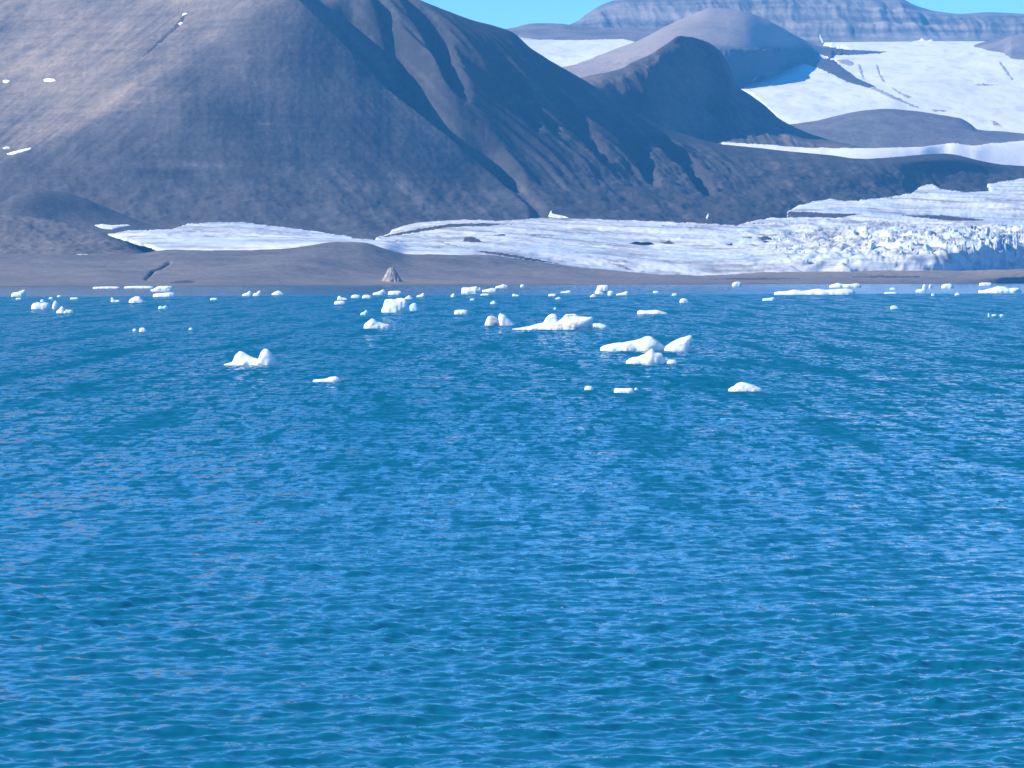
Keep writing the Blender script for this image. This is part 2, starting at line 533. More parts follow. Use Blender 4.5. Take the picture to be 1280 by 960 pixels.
shore_o = tag(shore.build("shore", M["shore"], attrs={"tone": shore_tone}), kind="structure")
ch = shore.drape("stream_channel", [(213, 328), (206, 331), (196, 336), (188, 341), (184, 346), (186, 346), (191, 342), (199, 338), (208, 334), (213, 331)],
                 M["debris"], 0.15, (0.8, 0.5), 0.2, 5, parent=shore_o)
for k, pl in enumerate([[(210, 353), (222, 350.5), (235, 350), (246, 352), (240, 354), (220, 354.5)], [(880, 349), (930, 347), (1000, 347.5), (1000, 349), (930, 350)],
                        [(1050, 346), (1100, 344.5), (1150, 345), (1150, 347), (1090, 347.5)]]):
    shore.drape("dark_gravel_patch", pl, M["debris"], 0.1, (1.0, 0.5), 0.5, 40 + k, parent=shore_o)

# ------------------------------------------------------------------ moraine mounds at the left
mound_rows = [
    [(-420, 330, 3700), (210, 326, 3700)],
    [(-420, 314, 3770), (0, 317, 3770), (190, 319, 3780), (210, 321, 3780)],
    [(-420, 290, 3830), (0, 296, 3830), (60, 298, 3830), (110, 303, 3830), (160, 313, 3830), (190, 320, 3840), (210, 323, 3840)],
    [(-420, 268, 3900), (0, 270, 3890), (50, 274, 3890), (90, 283, 3890), (125, 290, 3890), (150, 299, 3890), (175, 312, 3890), (190, 320, 3890), (210, 326, 3890)],
]
mound = Land(mound_rows, -420, 208, 1.6, [6, 22, 26], lambda s: 5.0 * fbm(s.X / 55, s.Y / 40, 4, 51) + 1.2 * fbm(s.X / 12, s.Y / 12, 3, 52), back=(200, 40))
tag(mound.build("moraine", M["moraine"]), kind="structure")
dark_rows = [
    [(-420, 302, 3780), (0, 300, 3790), (230, 300, 3900)],
    [(-420, 284, 3830), (0, 282, 3860), (100, 284.5, 3900), (160, 284.5, 3935), (200, 286.5, 3965), (230, 291.5, 3975)],
    [(-420, 255, 3900), (-60, 260, 3930), (0, 254, 3945), (18, 244, 3955), (45, 238, 3970), (75, 240, 3990), (100, 246, 4005), (130, 258, 4018), (160, 270, 4028), (190, 281.5, 4038), (205, 285, 4045), (230, 291, 4050)],
]
dark_rows = [[(p, e_, y + 150) for p, e_, y in r] for r in dark_rows]
dmound = Land(dark_rows, -420, 228, 1.8, [8, 34], lambda s: 1.6 * fbm(s.X / 60, s.Y / 60, 4, 61), back=(160, 40))
tag(dmound.build("dark_moraine", M["dark_moraine"]), kind="structure")

# ------------------------------------------------------------------ main mountain
mt_rows = [
    [(-420, 312, 3950), (0, 305, 3980), (300, 303, 4000), (480, 303, 4060), (600, 300, 4120), (820, 308, 4200), (1000, 303, 4300), (1150, 270, 4700), (1280, 250, 4850), (1500, 240, 4900)],
    [(-420, 284, 4200), (0, 282, 4200), (300, 280, 4225), (430, 292, 4215), (480, 291, 4258), (600, 275, 4405), (820, 277, 4505), (960, 273, 4605), (1000, 268, 4700), (1060, 254, 4790), (1150, 242, 4980), (1210, 238, 5040), (1280, 228, 5110), (1500, 220, 5210)],
    [(-420, 208, 4420), (-100, 204, 4400), (0, 203, 4380), (130, 203, 4370), (200, 208, 4380), (300, 210, 4400), (400, 218, 4440), (500, 228, 4490), (620, 225, 4590), (760, 232, 4690), (900, 238, 4790), (1000, 228, 4870), (1080, 218, 4960), (1150, 212, 5060), (1280, 217, 5160), (1500, 217, 5260)],
    [(-420, 110, 4900), (0, 110, 4740), (100, 110, 4620), (180, 112, 4530), (230, 118, 4500), (350, 125, 4540), (430, 125, 4585), (490, 140, 4610), (560, 150, 4650), (650, 140, 4765), (740, 160, 4855), (850, 195, 4960), (950, 208, 4985), (1000, 208, 4965), (1080, 207, 5010), (1180, 200, 5100), (1280, 212, 5180), (1500, 215, 5280)],
    [(-420, 20, 5150), (0, 20, 5020), (150, 20, 4890), (250, 26, 4770), (320, 22, 4690), (370, 10, 4715), (430, 30, 4735), (500, 60, 4780), (560, 60, 4805), (640, 80, 4855), (740, 125, 4950), (850, 175, 5070), (950, 192, 5095), (1080, 202, 5060), (1180, 195, 5125), (1280, 209.5, 5200), (1500, 213.5, 5300)],
    [(-420, -90, 5500), (0, -90, 5350), (200, -80, 5150), (370, -60, 4950), (450, -35, 4930), (525, 0, 4890), (560, 14, 4900), (590, 25, 4912), (620, 33, 4928), (640, 40, 4940), (665, 62, 4960), (700, 83, 4990), (740, 106, 5030), (790, 140, 5080), (850, 166, 5135), (900, 180, 5150), (940, 184, 5135), (985, 189, 5110), (1040, 194, 5095), (1080, 199, 5095), (1110, 197, 5110), (1180, 192, 5150), (1245, 205, 5200), (1290, 208, 5220), (1500, 212, 5320)],
]
def mt_q(s):
    e = s.E0
    ex = np.interp(e, [-60, 0, 55, 110, 170, 215, 260], [330, 375, 430, 483, 560, 612, 660])
    return s.B - ex, e
GULLIES = [
    [(412, -20, 30, 16), (440, 20, 26, 14), (462, 52, 18, 8), (475, 75, 10, 0)],
    [(448, -20, 26, 14), (470, 20, 24, 16), (488, 55, 20, 12), (503, 82, 12, 0)],
    [(482, -20, 46, 30), (508, 25, 44, 32), (530, 62, 40, 28), (548, 98, 34, 18), (575, 135, 26, 0)],
    [(555, 58, 34, 0), (600, 98, 32, 18), (640, 140, 28, 18), (668, 175, 22, 0)],
    [(588, 55, 30, 0), (628, 105, 30, 18), (668, 150, 28, 16), (695, 185, 22, 0)],
    [(640, 85, 34, 0), (690, 140, 32, 16), (728, 182, 28, 14), (750, 212, 20, 0)],
    [(560, 130, 26, 0), (602, 180, 26, 14), (630, 220, 20, 0)],
    [(700, 110, 30, 0), (748, 160, 34, 16), (790, 205, 30, 14), (810, 235, 20, 0)],
    [(770, 140, 30, 0), (815, 185, 36, 14), (860, 225, 30, 14), (880, 250, 20, 0)],
]
def mt_disp(s):
    q, e = mt_q(s)
    x, y = s.X, s.Y
    low = smooth(200, 235, e)                       # hummocky lower slopes
    top = smooth(0, 30, e - np.interp(s.B, [500, 525, 590, 640, 740, 850, 940, 1500], [-20, 0, 25, 40, 106, 166, 184, 212]))
    d = 6.0 * low * fbm(x / 90, y / 70, 5, 71) + 2.0 * low * fbm(x / 22, y / 22, 3, 72)
    # deep gully right of the buttress
    wd = np.interp(e, [-60, 0, 80, 150, 215, 240], [92, 84, 78, 60, 40, 26])
    u = q / wd
    gul = np.where(u < 0.5, smooth(-0.02, 0.42, u), 1 - smooth(0.5, 1.05, u))
    d -= gul * np.interp(e, [0, 80, 150, 215, 235], [70, 70, 60, 42, 6]) * np.clip(top + smooth(-20, 0, -q) + 0.4, 0, 1)
    # ribs of the shadowed flank
    wr = smooth(10, 60, q) * smooth(255, 205, e) * top * smooth(1050, 800, s.B)
    wq = q + 4 * fbm(s.B / 70, e / 60, 2, 75)
    rib = fbm(wq / 40, e / 260, 3, 76, 0.42, True)
    d += wr * (14.0 * rib + 7.0 * fbm(wq / 13, e / 300, 2, 78, 0.5, True))
    jit = 2.0 * fbm(s.B / 30, e / 22, 3, 77)
    for pts in GULLIES:
        g = np.array(pts, float)
        u = (s.B + jit - np.interp(e, g[:, 1], g[:, 0])) / np.interp(e, g[:, 1], g[:, 2])
        dep = np.interp(e, g[:, 1], g[:, 3], left=0, right=0)
        d -= 1.55 * dep * np.where(u < 0.42, smooth(0.0, 0.42, u), 1 - smooth(0.42, 1.05, u)) * top
    d += 0.5 * fbm(x / 6.5, y / 6.5, 2, 84) * np.clip(top, 0.2, 1)
    w2 = smooth(20, 90, q) * top * low * 0
    # rocky cliffs right of the middle
    rough = smooth(640, 760, s.B) * smooth(150, 190, e)
    d += rough * 7.0 * fbm(x / 45, y / 40, 4, 79) * top
    # fine gullies on the lit slopes
    left = smooth(10, -20, q) * smooth(230, 190, e)
    d += left * 1.6 * fbm((s.B + 1.25 * e) / 16, e / 150, 3, 81, 0.5, True) * smooth(430, 150, s.B + 0.9 * e - 40)
    d += left * 0.9 * fbm(s.B / 20, e / 120, 3, 82)
    d += 0.8 * fbm(x / 18, y / 18, 3, 83) * np.clip(top, 0.3, 1)
    return d
mt = Land(mt_rows, -420, 1480, 1.75, [8, 60, 80, 80, 60], mt_disp, back=(420, 160))
q, e = mt.B * 0, mt.E
tone = 0.05 * fbm(mt.X / 130, mt.Y / 110, 4, 91)
tone += 0.11 * fbm((mt.B + 1.25 * e + 6 * fbm(mt.B / 50, e / 40, 2, 99)) / 26, e / 90, 4, 92) * smooth(230, 180, e) * smooth(420, 300, mt.B + 1.0 * e * 0.9)
tone += 0.07 * fbm(mt.X / 170, mt.Z / 11, 3, 96) * smooth(195, 225, e)
tone += 0.18 * fbm((mt.B - 0.95 * e + 3 * fbm(mt.B / 40, e / 30, 2, 100)) / 11, e / 160, 4, 93) * smooth(380, 460, mt.B)
tone += 0.07 * fbm(mt.X / 300, mt.Z / 7, 3, 94) * smooth(260, 200, e)
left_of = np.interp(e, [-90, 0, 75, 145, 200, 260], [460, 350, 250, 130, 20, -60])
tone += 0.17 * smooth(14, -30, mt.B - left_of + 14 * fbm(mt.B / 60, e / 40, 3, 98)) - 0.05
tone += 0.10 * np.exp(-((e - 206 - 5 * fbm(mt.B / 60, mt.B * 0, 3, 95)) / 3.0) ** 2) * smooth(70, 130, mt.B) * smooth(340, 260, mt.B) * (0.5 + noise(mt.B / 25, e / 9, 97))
tone -= 0.04 * smooth(20, -60, -(mt.B - left_of) + 60) + 0.05 * smooth(430, 620, mt.B) + 0.09 * smooth(20, 70, mt_q(mt)[0])  # dark slate right of the gully, deepened to paint in the flank's shade
for bx, by, wx, wy, amt in [(335, 155, 20, 2.6, 0.22), (385, 163, 12, 2, 0.12), (175, 128, 10, 2, 0.14), (235, 117, 6, 2, 0.14), (195, 181, 26, 3, 0.12), (260, 207, 45, 2.5, 0.12), (40, 83, 12, 3, 0.12), (75, 113, 16, 3, 0.10),
                            (215, 218, 40, 5, -0.10), (340, 228, 26, 8, -0.10), (380, 205, 14, 16, -0.08), (300, 145, 18, 4, -0.08), (470, 238, 40, 6, 0.07)]:
    tone += amt * np.exp(-((mt.B - bx) / wx) ** 2 - ((e - by - 0.12 * (mt.B - bx) * (1 if bx < 150 else 0)) / wy) ** 2) * (0.6 + 1.2 * noise(mt.B / 9 + bx, e / 4, 201))
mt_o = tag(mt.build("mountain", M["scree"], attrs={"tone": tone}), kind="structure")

# ------------------------------------------------------------------ middle ridge
ridge_rows = [
    [(560, 215, 5070), (740, 192, 5080), (850, 190, 5110), (905, 179, 5125), (950, 182, 5125), (1010, 187, 5130), (1090, 188, 5165)],
    [(560, 140, 5090), (740, 118, 5085), (770, 118, 5085), (800, 124, 5095), (860, 140, 5160), (890, 143, 5195), (920, 148, 5200), (950, 162, 5195), (985, 172, 5190), (1010, 180, 5185), (1090, 187, 5190)],
    [(560, 92, 5130), (640, 98, 5130), (700, 101, 5120), (740, 94, 5120), (775, 86, 5140), (790, 78, 5155), (815, 67, 5180), (833, 55, 5205), (850, 45, 5235), (862, 46, 5265), (880, 51, 5320), (893, 58, 5360), (903, 68, 5390), (911, 82, 5412), (917, 98, 5422), (921, 107, 5415), (935, 117, 5395), (955, 131, 5370), (975, 149, 5345), (985, 155, 5330), (1000, 162, 5315), (1030, 173, 5290), (1090, 186, 5250)],
]
ridge_rows = [[(p, e_, y + 130) for p, e_, y in r] for r in ridge_rows]
def ridge_disp(s):
    e = s.E0
    top = np.interp(s.B, [560, 700, 740, 775, 833, 850, 880, 903, 917, 924, 955, 975, 1010, 1090], [92, 101, 94, 86, 56, 45, 49, 62, 98, 110, 132, 150, 168, 188])
    w = smooth(2, 26, e - top) * (0.25 + 0.75 * smooth(165, 135, e))
    wq = s.B - 0.75 * e + 8 * fbm(s.B / 50, e / 40, 2, 106)
    d = 5.0 * fbm(s.X / 34, s.Y / 34, 4, 101) * w + 17.0 * w * fbm(wq / 26, e / 90, 3, 102, 0.5, True)
    return d + 0.8 * fbm(s.X / 25, s.Y / 25, 3, 103)
ridge = Land(ridge_rows, 560, 1090, 1.4, [50, 80], ridge_disp, back=(240, 90))
rt = 0.10 * fbm(ridge.X / 70, ridge.Y / 60, 4, 104) + 0.08 * fbm((ridge.B - 0.8 * ridge.E) / 12, ridge.E / 70, 3, 105) - 0.10 + 0.16 * smooth(800, 730, ridge.B) * smooth(110, 96, ridge.E) + 0.10 * smooth(118, 150, ridge.E)  # shaded face, lit left crest and lit apron painted into the rock tone
tag(ridge.build("ridge", M["scree"], attrs={"tone": rt}), kind="structure")

dome_rows = [
    [(600, 110, 7650), (800, 102, 7650), (900, 119, 7770), (920, 116, 7820), (938, 109, 7850), (950, 103, 7900), (985, 88.3, 8200), (1010, 81.3, 8520), (1040, 77, 8700), (1060, 72, 8850), (1110, 72, 8950)],
    [(600, 108, 7700), (800, 100, 7700), (900, 109, 7790), (920, 107, 7850), (950, 101.5, 7920), (985, 87.5, 8220), (1010, 80.5, 8540), (1040, 76, 8720), (1060, 67, 9000), (1110, 67, 9050)],
    [(600, 100, 7900), (740, 82, 7900), (850, 52, 7900), (900, 58, 7920), (930, 63, 7960), (960, 66.5, 8100), (985, 69, 8400), (1010, 69, 8760), (1040, 64.5, 8930), (1060, 63.5, 9060), (1110, 64.5, 9150)],
    [(600, 96, 8300), (705, 86, 8300), (740, 74, 8350), (770, 63, 8420), (797, 54, 8500), (830, 38, 8650), (860, 25, 8800), (890, 15, 8900), (930, 19, 8950), (970, 33, 9000), (1000, 48, 9060), (1030, 59, 9130), (1060, 63, 9200), (1110, 65, 9260)],
]
dome = Land(dome_rows, 600, 1110, 1.6, [6, 40, 36], lambda s: (4 * fbm(s.X / 60, s.Y / 60, 4, 107) + 18 * smooth(850, 900, s.B) * fbm(s.B / 26, s.E0 / 60, 3, 108, 0.5, True)) * smooth(58, 72, s.E0) + 1.2 * fbm(s.X / 40, s.Y / 40, 3, 109), back=(300, 120))
dt = 0.26 * np.maximum(smooth(64, 50, dome.E), smooth(880, 840, dome.B)) + 0.07 * fbm(dome.X / 120, dome.Y / 80, 4, 110) + 0.16 * fbm(dome.X / 500, dome.Z / 9, 3, 112) * smooth(58, 68, dome.E) - 0.26 * smooth(57, 64, dome.E) * smooth(860, 900, dome.B)  # brown top lightened as if lit, dark right cliff deepened with painted shade
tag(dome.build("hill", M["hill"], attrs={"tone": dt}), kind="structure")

# saddle snow and the low hill behind it
sn = Land([[(600, 112, 7850), (712, 94, 7880), (840, 82, 7900)],
           [(600, 60, 8300), (712, 66, 8300), (840, 62, 8300)],
           [(600, 40, 8750), (640, 43, 8750), (720, 49, 8750), (840, 48, 8750)]], 600, 840, 1.6, 30,
          lambda s: 2.0 * fbm(s.X / 120, s.Y / 120, 3, 111), back=(40, 20))
sn_o = tag(sn.build("snowfield", M["snowfield"], [(636, 41), (650, 46), (668, 49), (720, 50), (780, 48.5), (800, 53), (770, 63.5), (740, 74), (708, 85), (700, 110), (620, 110)], 0.4, 8, 3), kind="structure")
fh = Land([[(520, 66, 8700), (640, 56, 8720), (900, 58, 8720)],
           [(520, 50, 8900), (640, 44, 8900), (700, 43, 8900), (900, 45, 8900)],
           [(520, 42, 9100), (600, 39, 9100), (640, 35, 9100), (670, 29, 9100), (700, 30, 9100), (722, 33, 9100), (760, 35, 9100), (800, 35, 9100), (900, 40, 9100)]],
          520, 900, 1.8, 24, lambda s: 2.0 * fbm(s.X / 80, s.Y / 80, 4, 121), back=(200, 60))
tag(fh.build("hill", M["hill"], attrs={"tone": 0.05 + 0.10 * fbm(fh.X / 150, fh.Y / 90, 4, 122)}), kind="structure")

# ------------------------------------------------------------------ far plateau
far_rows = [
    [(560, 72, 9450), (1750, 72, 9450)],
    [(560, 55, 9850), (900, 54, 9850), (1200, 53, 9850), (1750, 54, 9850)],
    [(560, 48, 10150), (690, 44, 10150), (900, 36, 10150), (1000, 34, 10150), (1100, 36, 10150), (1170, 40, 10180), (1280, 42, 10200), (1750, 44, 10200)],
    [(560, 47, 10350), (690, 40, 10350), (735, 24, 10350), (780, 12, 10350), (900, 4, 10300), (1000, 2, 10300), (1100, 8, 10350), (1145, 16, 10380), (1170, 22, 10400), (1280, 26, 10450), (1750, 36, 10500)],
    [(560, 45, 10700), (690, 38, 10700), (720, 29, 10700), (735, 17, 10700), (755, 6, 10700), (780, -2, 10700), (830, -8, 10700), (1000, -16, 10700), (1090, -10, 10700), (1125, -2, 10700), (1145, 8, 10700), (1170, 15, 10700), (1200, 18, 10700), (1235, 16, 10700), (1280, 18, 10700), (1400, 25, 10700), (1750, 30, 10700)],
]
def far_disp(s):
    e = s.E0
    top = np.interp(s.B, [560, 690, 720, 735, 755, 780, 1000, 1125, 1145, 1170, 1280, 1750], [45, 38, 29, 17, 6, -2, -16, -2, 8, 15, 18, 30])
    w = smooth(54, 42, e) * smooth(0, 16, e - top)
    d = w * 14 * fbm((s.B - 0.5 * e + 8 * fbm(s.B / 30, e / 20, 2, 132)) / 34, e / 90, 4, 131, 0.55, True)
    d += w * 9 * np.abs(np.sin(s.Z / 15.0 + 1.2 * fbm(s.X / 200, s.Y / 200, 2, 136)))
    return d + 1.5 * fbm(s.X / 90, s.Y / 90, 3, 133)
far = Land(far_rows, 560, 1740, 2.0, [10, 24, 30, 30], far_disp, back=(600, 100))
ft = 0.36 * fbm(far.X / 700, (far.Z + 10 * fbm(far.X / 300, far.Y / 300, 2, 137)) / 20, 3, 134) + 0.14 * fbm((far.B - 0.5 * far.E) / 16, far.E / 50, 3, 135) + 0.05
tag(far.build("plateau", M["cliff"], attrs={"tone": ft}), kind="structure")

# ------------------------------------------------------------------ upper glacier and its moraines
ug = Land([[(880, 192, 7050), (1700, 192, 7080)],
           [(880, 158, 7280), (1000, 158, 7280), (1300, 171, 7280), (1700, 175, 7280)],
           [(880, 110, 7850), (960, 104, 7950), (1100, 104, 8000), (1300, 110, 8000), (1700, 112, 8000)],
           [(880, 74, 8700), (1000, 72, 8700), (1300, 72, 8700), (1700, 74, 8700)],
           [(880, 58, 9450), (1010, 55, 9450), (1215, 53.5, 9450), (1700, 56, 9450)]], 880, 1700, 1.8, [10, 46, 40, 20],
          lambda s: 5.0 * fbm(s.X / 260, s.Y / 420, 4, 141) * smooth(9400, 8600, s.Y) + 0.8 * fbm(s.X / 30, s.Y / 50, 3, 142), back=(100, 60))
vf = Land([[(840, 176, 7240), (970, 176, 7240)],
           [(840, 168, 7290), (970, 167, 7290)],
           [(840, 118, 7860), (970, 112, 7960)],
           [(840, 102, 8180), (970, 101, 8180)],
           [(840, 91, 8500), (970, 90, 8500)]], 840, 966, 2.0, [4, 40, 20, 12],
          lambda s: 0.8 * fbm(s.X / 40, s.Y / 40, 3, 145), back=(200, 30))
tag(vf.build("valley_floor", M["hill"], attrs={"tone": -0.12 + 0.08 * fbm(vf.X / 80, vf.Y / 80, 3, 146)}), kind="structure")
ug_poly = [(1018, 50), (1700, 45), (1700, 215), (940, 215), (948, 160), (962, 157), (945, 150), (932, 142.5), (940, 142), (960, 147), (975, 150),
           (955, 131), (940, 118), (917, 107.5), (935, 104), (951, 101.5), (956, 96), (985, 86.5), (992, 80), (1010, 78), (1040, 84), (1050, 74),
           (1022, 71), (1022, 67), (1050, 67), (1060, 60)]
ug_o = tag(ug.build("glacier", M["snowfield"], ug_poly, 0.8, 10, 5), kind="structure")
for k, (pl, th) in enumerate([
        ([(1020, 58.5), (1060, 62), (1108, 64.5), (1100, 67), (1060, 69), (1030, 68), (1015, 64)], 2.5),
        ([(996, 74), (1020, 72), (1042, 75), (1056, 86), (1072, 98), (1095, 108), (1085, 110), (1060, 103), (1040, 93), (1020, 84), (1000, 79)], 2.5),
        ([(1092, 108), (1120, 121), (1150, 135), (1144, 135), (1112, 122), (1088, 111)], 1.5),
        ([(1045, 75), (1060, 74), (1068, 79), (1064, 83), (1052, 80)], 1.5),
        ([(1072, 80), (1076, 82), (1080, 96), (1083, 101), (1078, 98), (1074, 90)], 1.2),
        ([(1094, 78), (1098, 84), (1101, 93), (1108, 104), (1103, 103), (1097, 92)], 1.2),
        ([(1113, 108), (1128, 116), (1140, 122), (1135, 123), (1118, 114)], 1.0),
        ([(1246, 75), (1252, 78), (1262, 92), (1268, 101), (1264, 100), (1254, 88)], 1.2),
        ([(1212, 106), (1230, 104), (1250, 106), (1232, 107.5)], 0.8),
        ([(1238, 150), (1248, 153), (1252, 158), (1242, 157)], 1.2),
        ([(1164, 136), (1185, 138), (1180, 140), (1166, 139)], 1.0)]):
    ug.drape("debris_band", pl, M["debris"] if k < 2 else M["ice_dirt"], th * 0.5, (0.7, 0.5), 1.0 if k < 2 else 1.6, 60 + k, parent=ug_o, bury=1.0)

mh = Land([[(860, 215, 6650), (1700, 215, 6700)],
           [(860, 192, 6760), (1000, 188, 6760), (1090, 188, 6760), (1280, 182, 6760), (1700, 178, 6780)],
           [(860, 174, 6850), (905, 171, 6850), (950, 167, 6860), (985, 166, 6870), (1050, 161, 6900), (1110, 158, 6900), (1200, 164, 6900), (1280, 174, 6900), (1700, 178, 6900)],
           [(860, 164, 7000), (905, 160, 7000), (950, 157, 7030), (985, 156, 7050), (1010, 153, 7060), (1050, 144, 7070), (1080, 138, 7070), (1105, 136, 7070), (1140, 139, 7070), (1170, 143, 7070), (1200, 148, 7070), (1214, 156, 7070), (1222, 162, 7070), (1250, 164, 7070), (1290, 168, 7070), (1700, 176, 7080)]],
          860, 1700, 1.8, [6, 20, 30], lambda s: 1.8 * fbm(s.X / 60, s.Y / 60, 4, 151), back=(200, 60))
tag(mh.build("moraine_hill", M["moraine"]), kind="structure")
rh = Land([[(1195, 66, 8900), (1205, 65, 8900), (1232, 70, 8780), (1255, 73, 8680), (1265, 79, 8500), (1290, 82, 8450), (1450, 98, 8150), (1700, 105, 8000)],
           [(1195, 63, 9000), (1205, 62.2, 9000), (1232, 66.2, 8880), (1255, 69.2, 8780), (1265, 75, 8600), (1290, 78, 8550), (1450, 92, 8250), (1700, 95, 8200)],
           [(1195, 62.8, 9020), (1208, 60.5, 9060), (1220, 56, 9080), (1245, 49, 9080), (1270, 44, 9080), (1300, 39, 9080), (1450, 30, 9080), (1700, 30, 9080)]],
          1196, 1700, 1.6, [6, 30], lambda s: 2.0 * fbm(s.X / 70, s.Y / 70, 4, 161) * smooth(1205, 1230, s.B), back=(300, 100))
tag(rh.build("rocky_hill", M["hill"], attrs={"tone": 0.06 + 0.08 * fbm(rh.X / 90, rh.Y / 90, 4, 162)}), kind="structure")

# narrow ice band between the moraines
ib = Land([[(880, 225, 5155), (1000, 222, 5115), (1280, 222, 5240), (1700, 222, 5340)],
           [(880, 178, 5235), (905, 176.5, 5235), (960, 180, 5230), (1010, 184, 5225), (1090, 184.5, 5220), (1150, 183, 5240), (1185, 178.5, 5290), (1192, 177.5, 5290), (1215, 181, 5290), (1240, 178, 5310), (1285, 175, 5330), (1700, 170, 5420)]],
          880, 1700, 1.8, [40], lambda s: 0.8 * fbm(s.X / 60, s.Y / 60, 3, 171), back=(30, 15))
tag(ib.build("ice_band", M["snowfield"], [(903, 177.3), (960, 180.8), (1010, 184.6), (1090, 185.2), (1150, 183.6), (1185, 179.3), (1192, 178.3), (1215, 182), (1240, 178.8), (1285, 175.8), (1700, 171), (1700, 230), (930, 230)], 0.9, 14, 9, sink=2), kind="structure")

# ------------------------------------------------------------------ lower glacier
lg_rows = [
    [(100, 330, 3836), (430, 322, 3850), (480, 324, 3862), (600, 335, 3880), (820, 352, 3960), (1000, 352, 3995), (1180, 347, 4040), (1230, 346, 4116), (1280, 345, 4196), (1700, 343, 4636)],
    [(100, 312, 3850), (300, 313, 3850), (430, 305, 3870), (480, 307, 3880), (510, 317, 3890), (600, 319, 3900), (700, 331, 3930), (820, 342, 3970), (900, 343, 3990), (1000, 337, 4010), (1100, 330, 4035), (1180, 319, 4060), (1230, 314, 4130), (1280, 311, 4210), (1700, 306, 4650)],
    [(100, 298, 3980), (300, 294, 4000), (430, 297, 4040), (480, 298, 4060), (600, 297, 4120), (820, 306, 4200), (1000, 301, 4300), (1280, 282, 4520), (1700, 275, 4900)],
    [(100, 280, 4200), (235, 278.5, 4205), (300, 277.5, 4220), (345, 283, 4210), (430, 293, 4200), (480, 290, 4250), (520, 279, 4330), (600, 273.5, 4400), (820, 275, 4500), (960, 271, 4600), (1000, 255, 4750), (1060, 247, 4790), (1150, 232, 5000), (1280, 221, 5110), (1700, 213, 5210)],
]
def lg_disp(s):
    x, y, e = s.X, s.Y, s.E0
    chaos = smooth(880, 1120, s.B) * smooth(4560, 4330, y)
    d = 1.3 * fbm(x / 70, y / 45, 4, 181) + 0.5 * fbm(x / 12, y / 16, 3, 182)
    wx = x + 14 * fbm(x / 50, y / 50, 2, 183); wy = y + 14 * fbm(x / 50, y / 50, 2, 184)
    cre = fbm(wx / 40, wy / 22, 3, 185, 0.55, True)
    d += (0.25 + chaos) * 8.0 * (cre - 0.2) * smooth(3880, 3960, y)
    blk = np.floor(fbm(x / 26, y / 26, 2, 186) * 5) / 5
    d += chaos * 9.0 * blk * smooth(4080, 4120, y)
    return d
lg = Land(lg_rows, 100, 1700, 1.7, [10, 70, 70], lg_disp, back=(30, 25))
lg_poly = [(136, 292), (160, 287.5), (215, 286), (235, 279), (300, 277.5), (340, 282), (385, 288), (430, 294), (445, 297.5), (474, 300.5), (470, 297), (488, 291), (490, 286), (520, 278.5), (560, 275), (598, 274),
           (620, 276), (660, 273.5), (686, 271), (715, 272), (760, 274.5), (830, 276.5), (900, 280), (920, 281), (942, 275.5), (962, 272), (985, 272), (984, 264), (999, 256), (1022, 250.5), (1040, 248), (1058, 251), (1075, 249.5), (1108, 246),
           (1140, 241), (1150, 233), (1166, 229), (1176, 236), (1215, 240), (1238, 238), (1234, 229), (1248, 227), (1285, 222), (1700, 205), (1700, 380), (440, 380), (400, 330), (215, 330), (205, 313), (190, 307.5), (160, 299)]
lg_o = tag(lg.build("glacier", M["glacier"], lg_poly, 1.3, 10, 7, sink=2.5), kind="structure")
for k, (pl, th) in enumerate([
        ([(474, 296.5), (500, 290.5), (530, 285), (560, 280), (600, 279), (640, 280.5), (605, 282.5), (560, 284), (515, 291.5), (485, 296)], 1.5),
        ([(985, 264.5), (1010, 264.5), (1030, 266.5), (1078, 267.5), (1045, 272.5), (1015, 271.5), (985, 272)], 1.5),
        ([(1128, 269.5), (1180, 269), (1229, 274.5), (1222, 276), (1190, 276), (1150, 272)], 2.0),
        ([(1214, 282), (1229, 287), (1226, 289), (1213, 284)], 1.5),
        ([(1084, 284.5), (1100, 278), (1112, 275.5), (1108, 278), (1092, 284)], 1.0),
        ([(580, 297), (590, 296), (598, 299), (604, 302.5), (590, 303), (579, 301.5)], 1.5),
        ([(530, 309), (540, 308), (554, 309.5), (545, 311)], 1.0),
        ([(540, 301), (556, 303), (575, 308), (592, 312), (580, 311), (555, 305)], 1.0),
        ([(590, 313), (620, 315), (660, 322), (700, 330), (660, 325), (610, 317)], 1.5),
        ([(762, 329), (775, 330), (790, 337), (782, 337)], 1.0),
        ([(640, 292), (690, 293), (700, 296), (660, 294)], 0.8),
        ([(820, 281), (860, 283), (905, 283), (880, 285), (840, 284)], 1.2),
        ([(930, 279), (950, 277.5), (972, 280), (950, 280)], 1.0),
        ([(495, 300), (500, 301), (506, 302), (492, 302)], 0.6),
        ([(925, 295.5), (938, 295), (940, 297), (928, 297.5)], 0.8)]):
    lg.drape("debris_band", pl, M["debris"] if k < 3 or k in (5, 8) else M["ice_dirt"], th * 0.5, (0.8, 0.4), 1.1, 80 + k, parent=lg_o, bury=0.8)

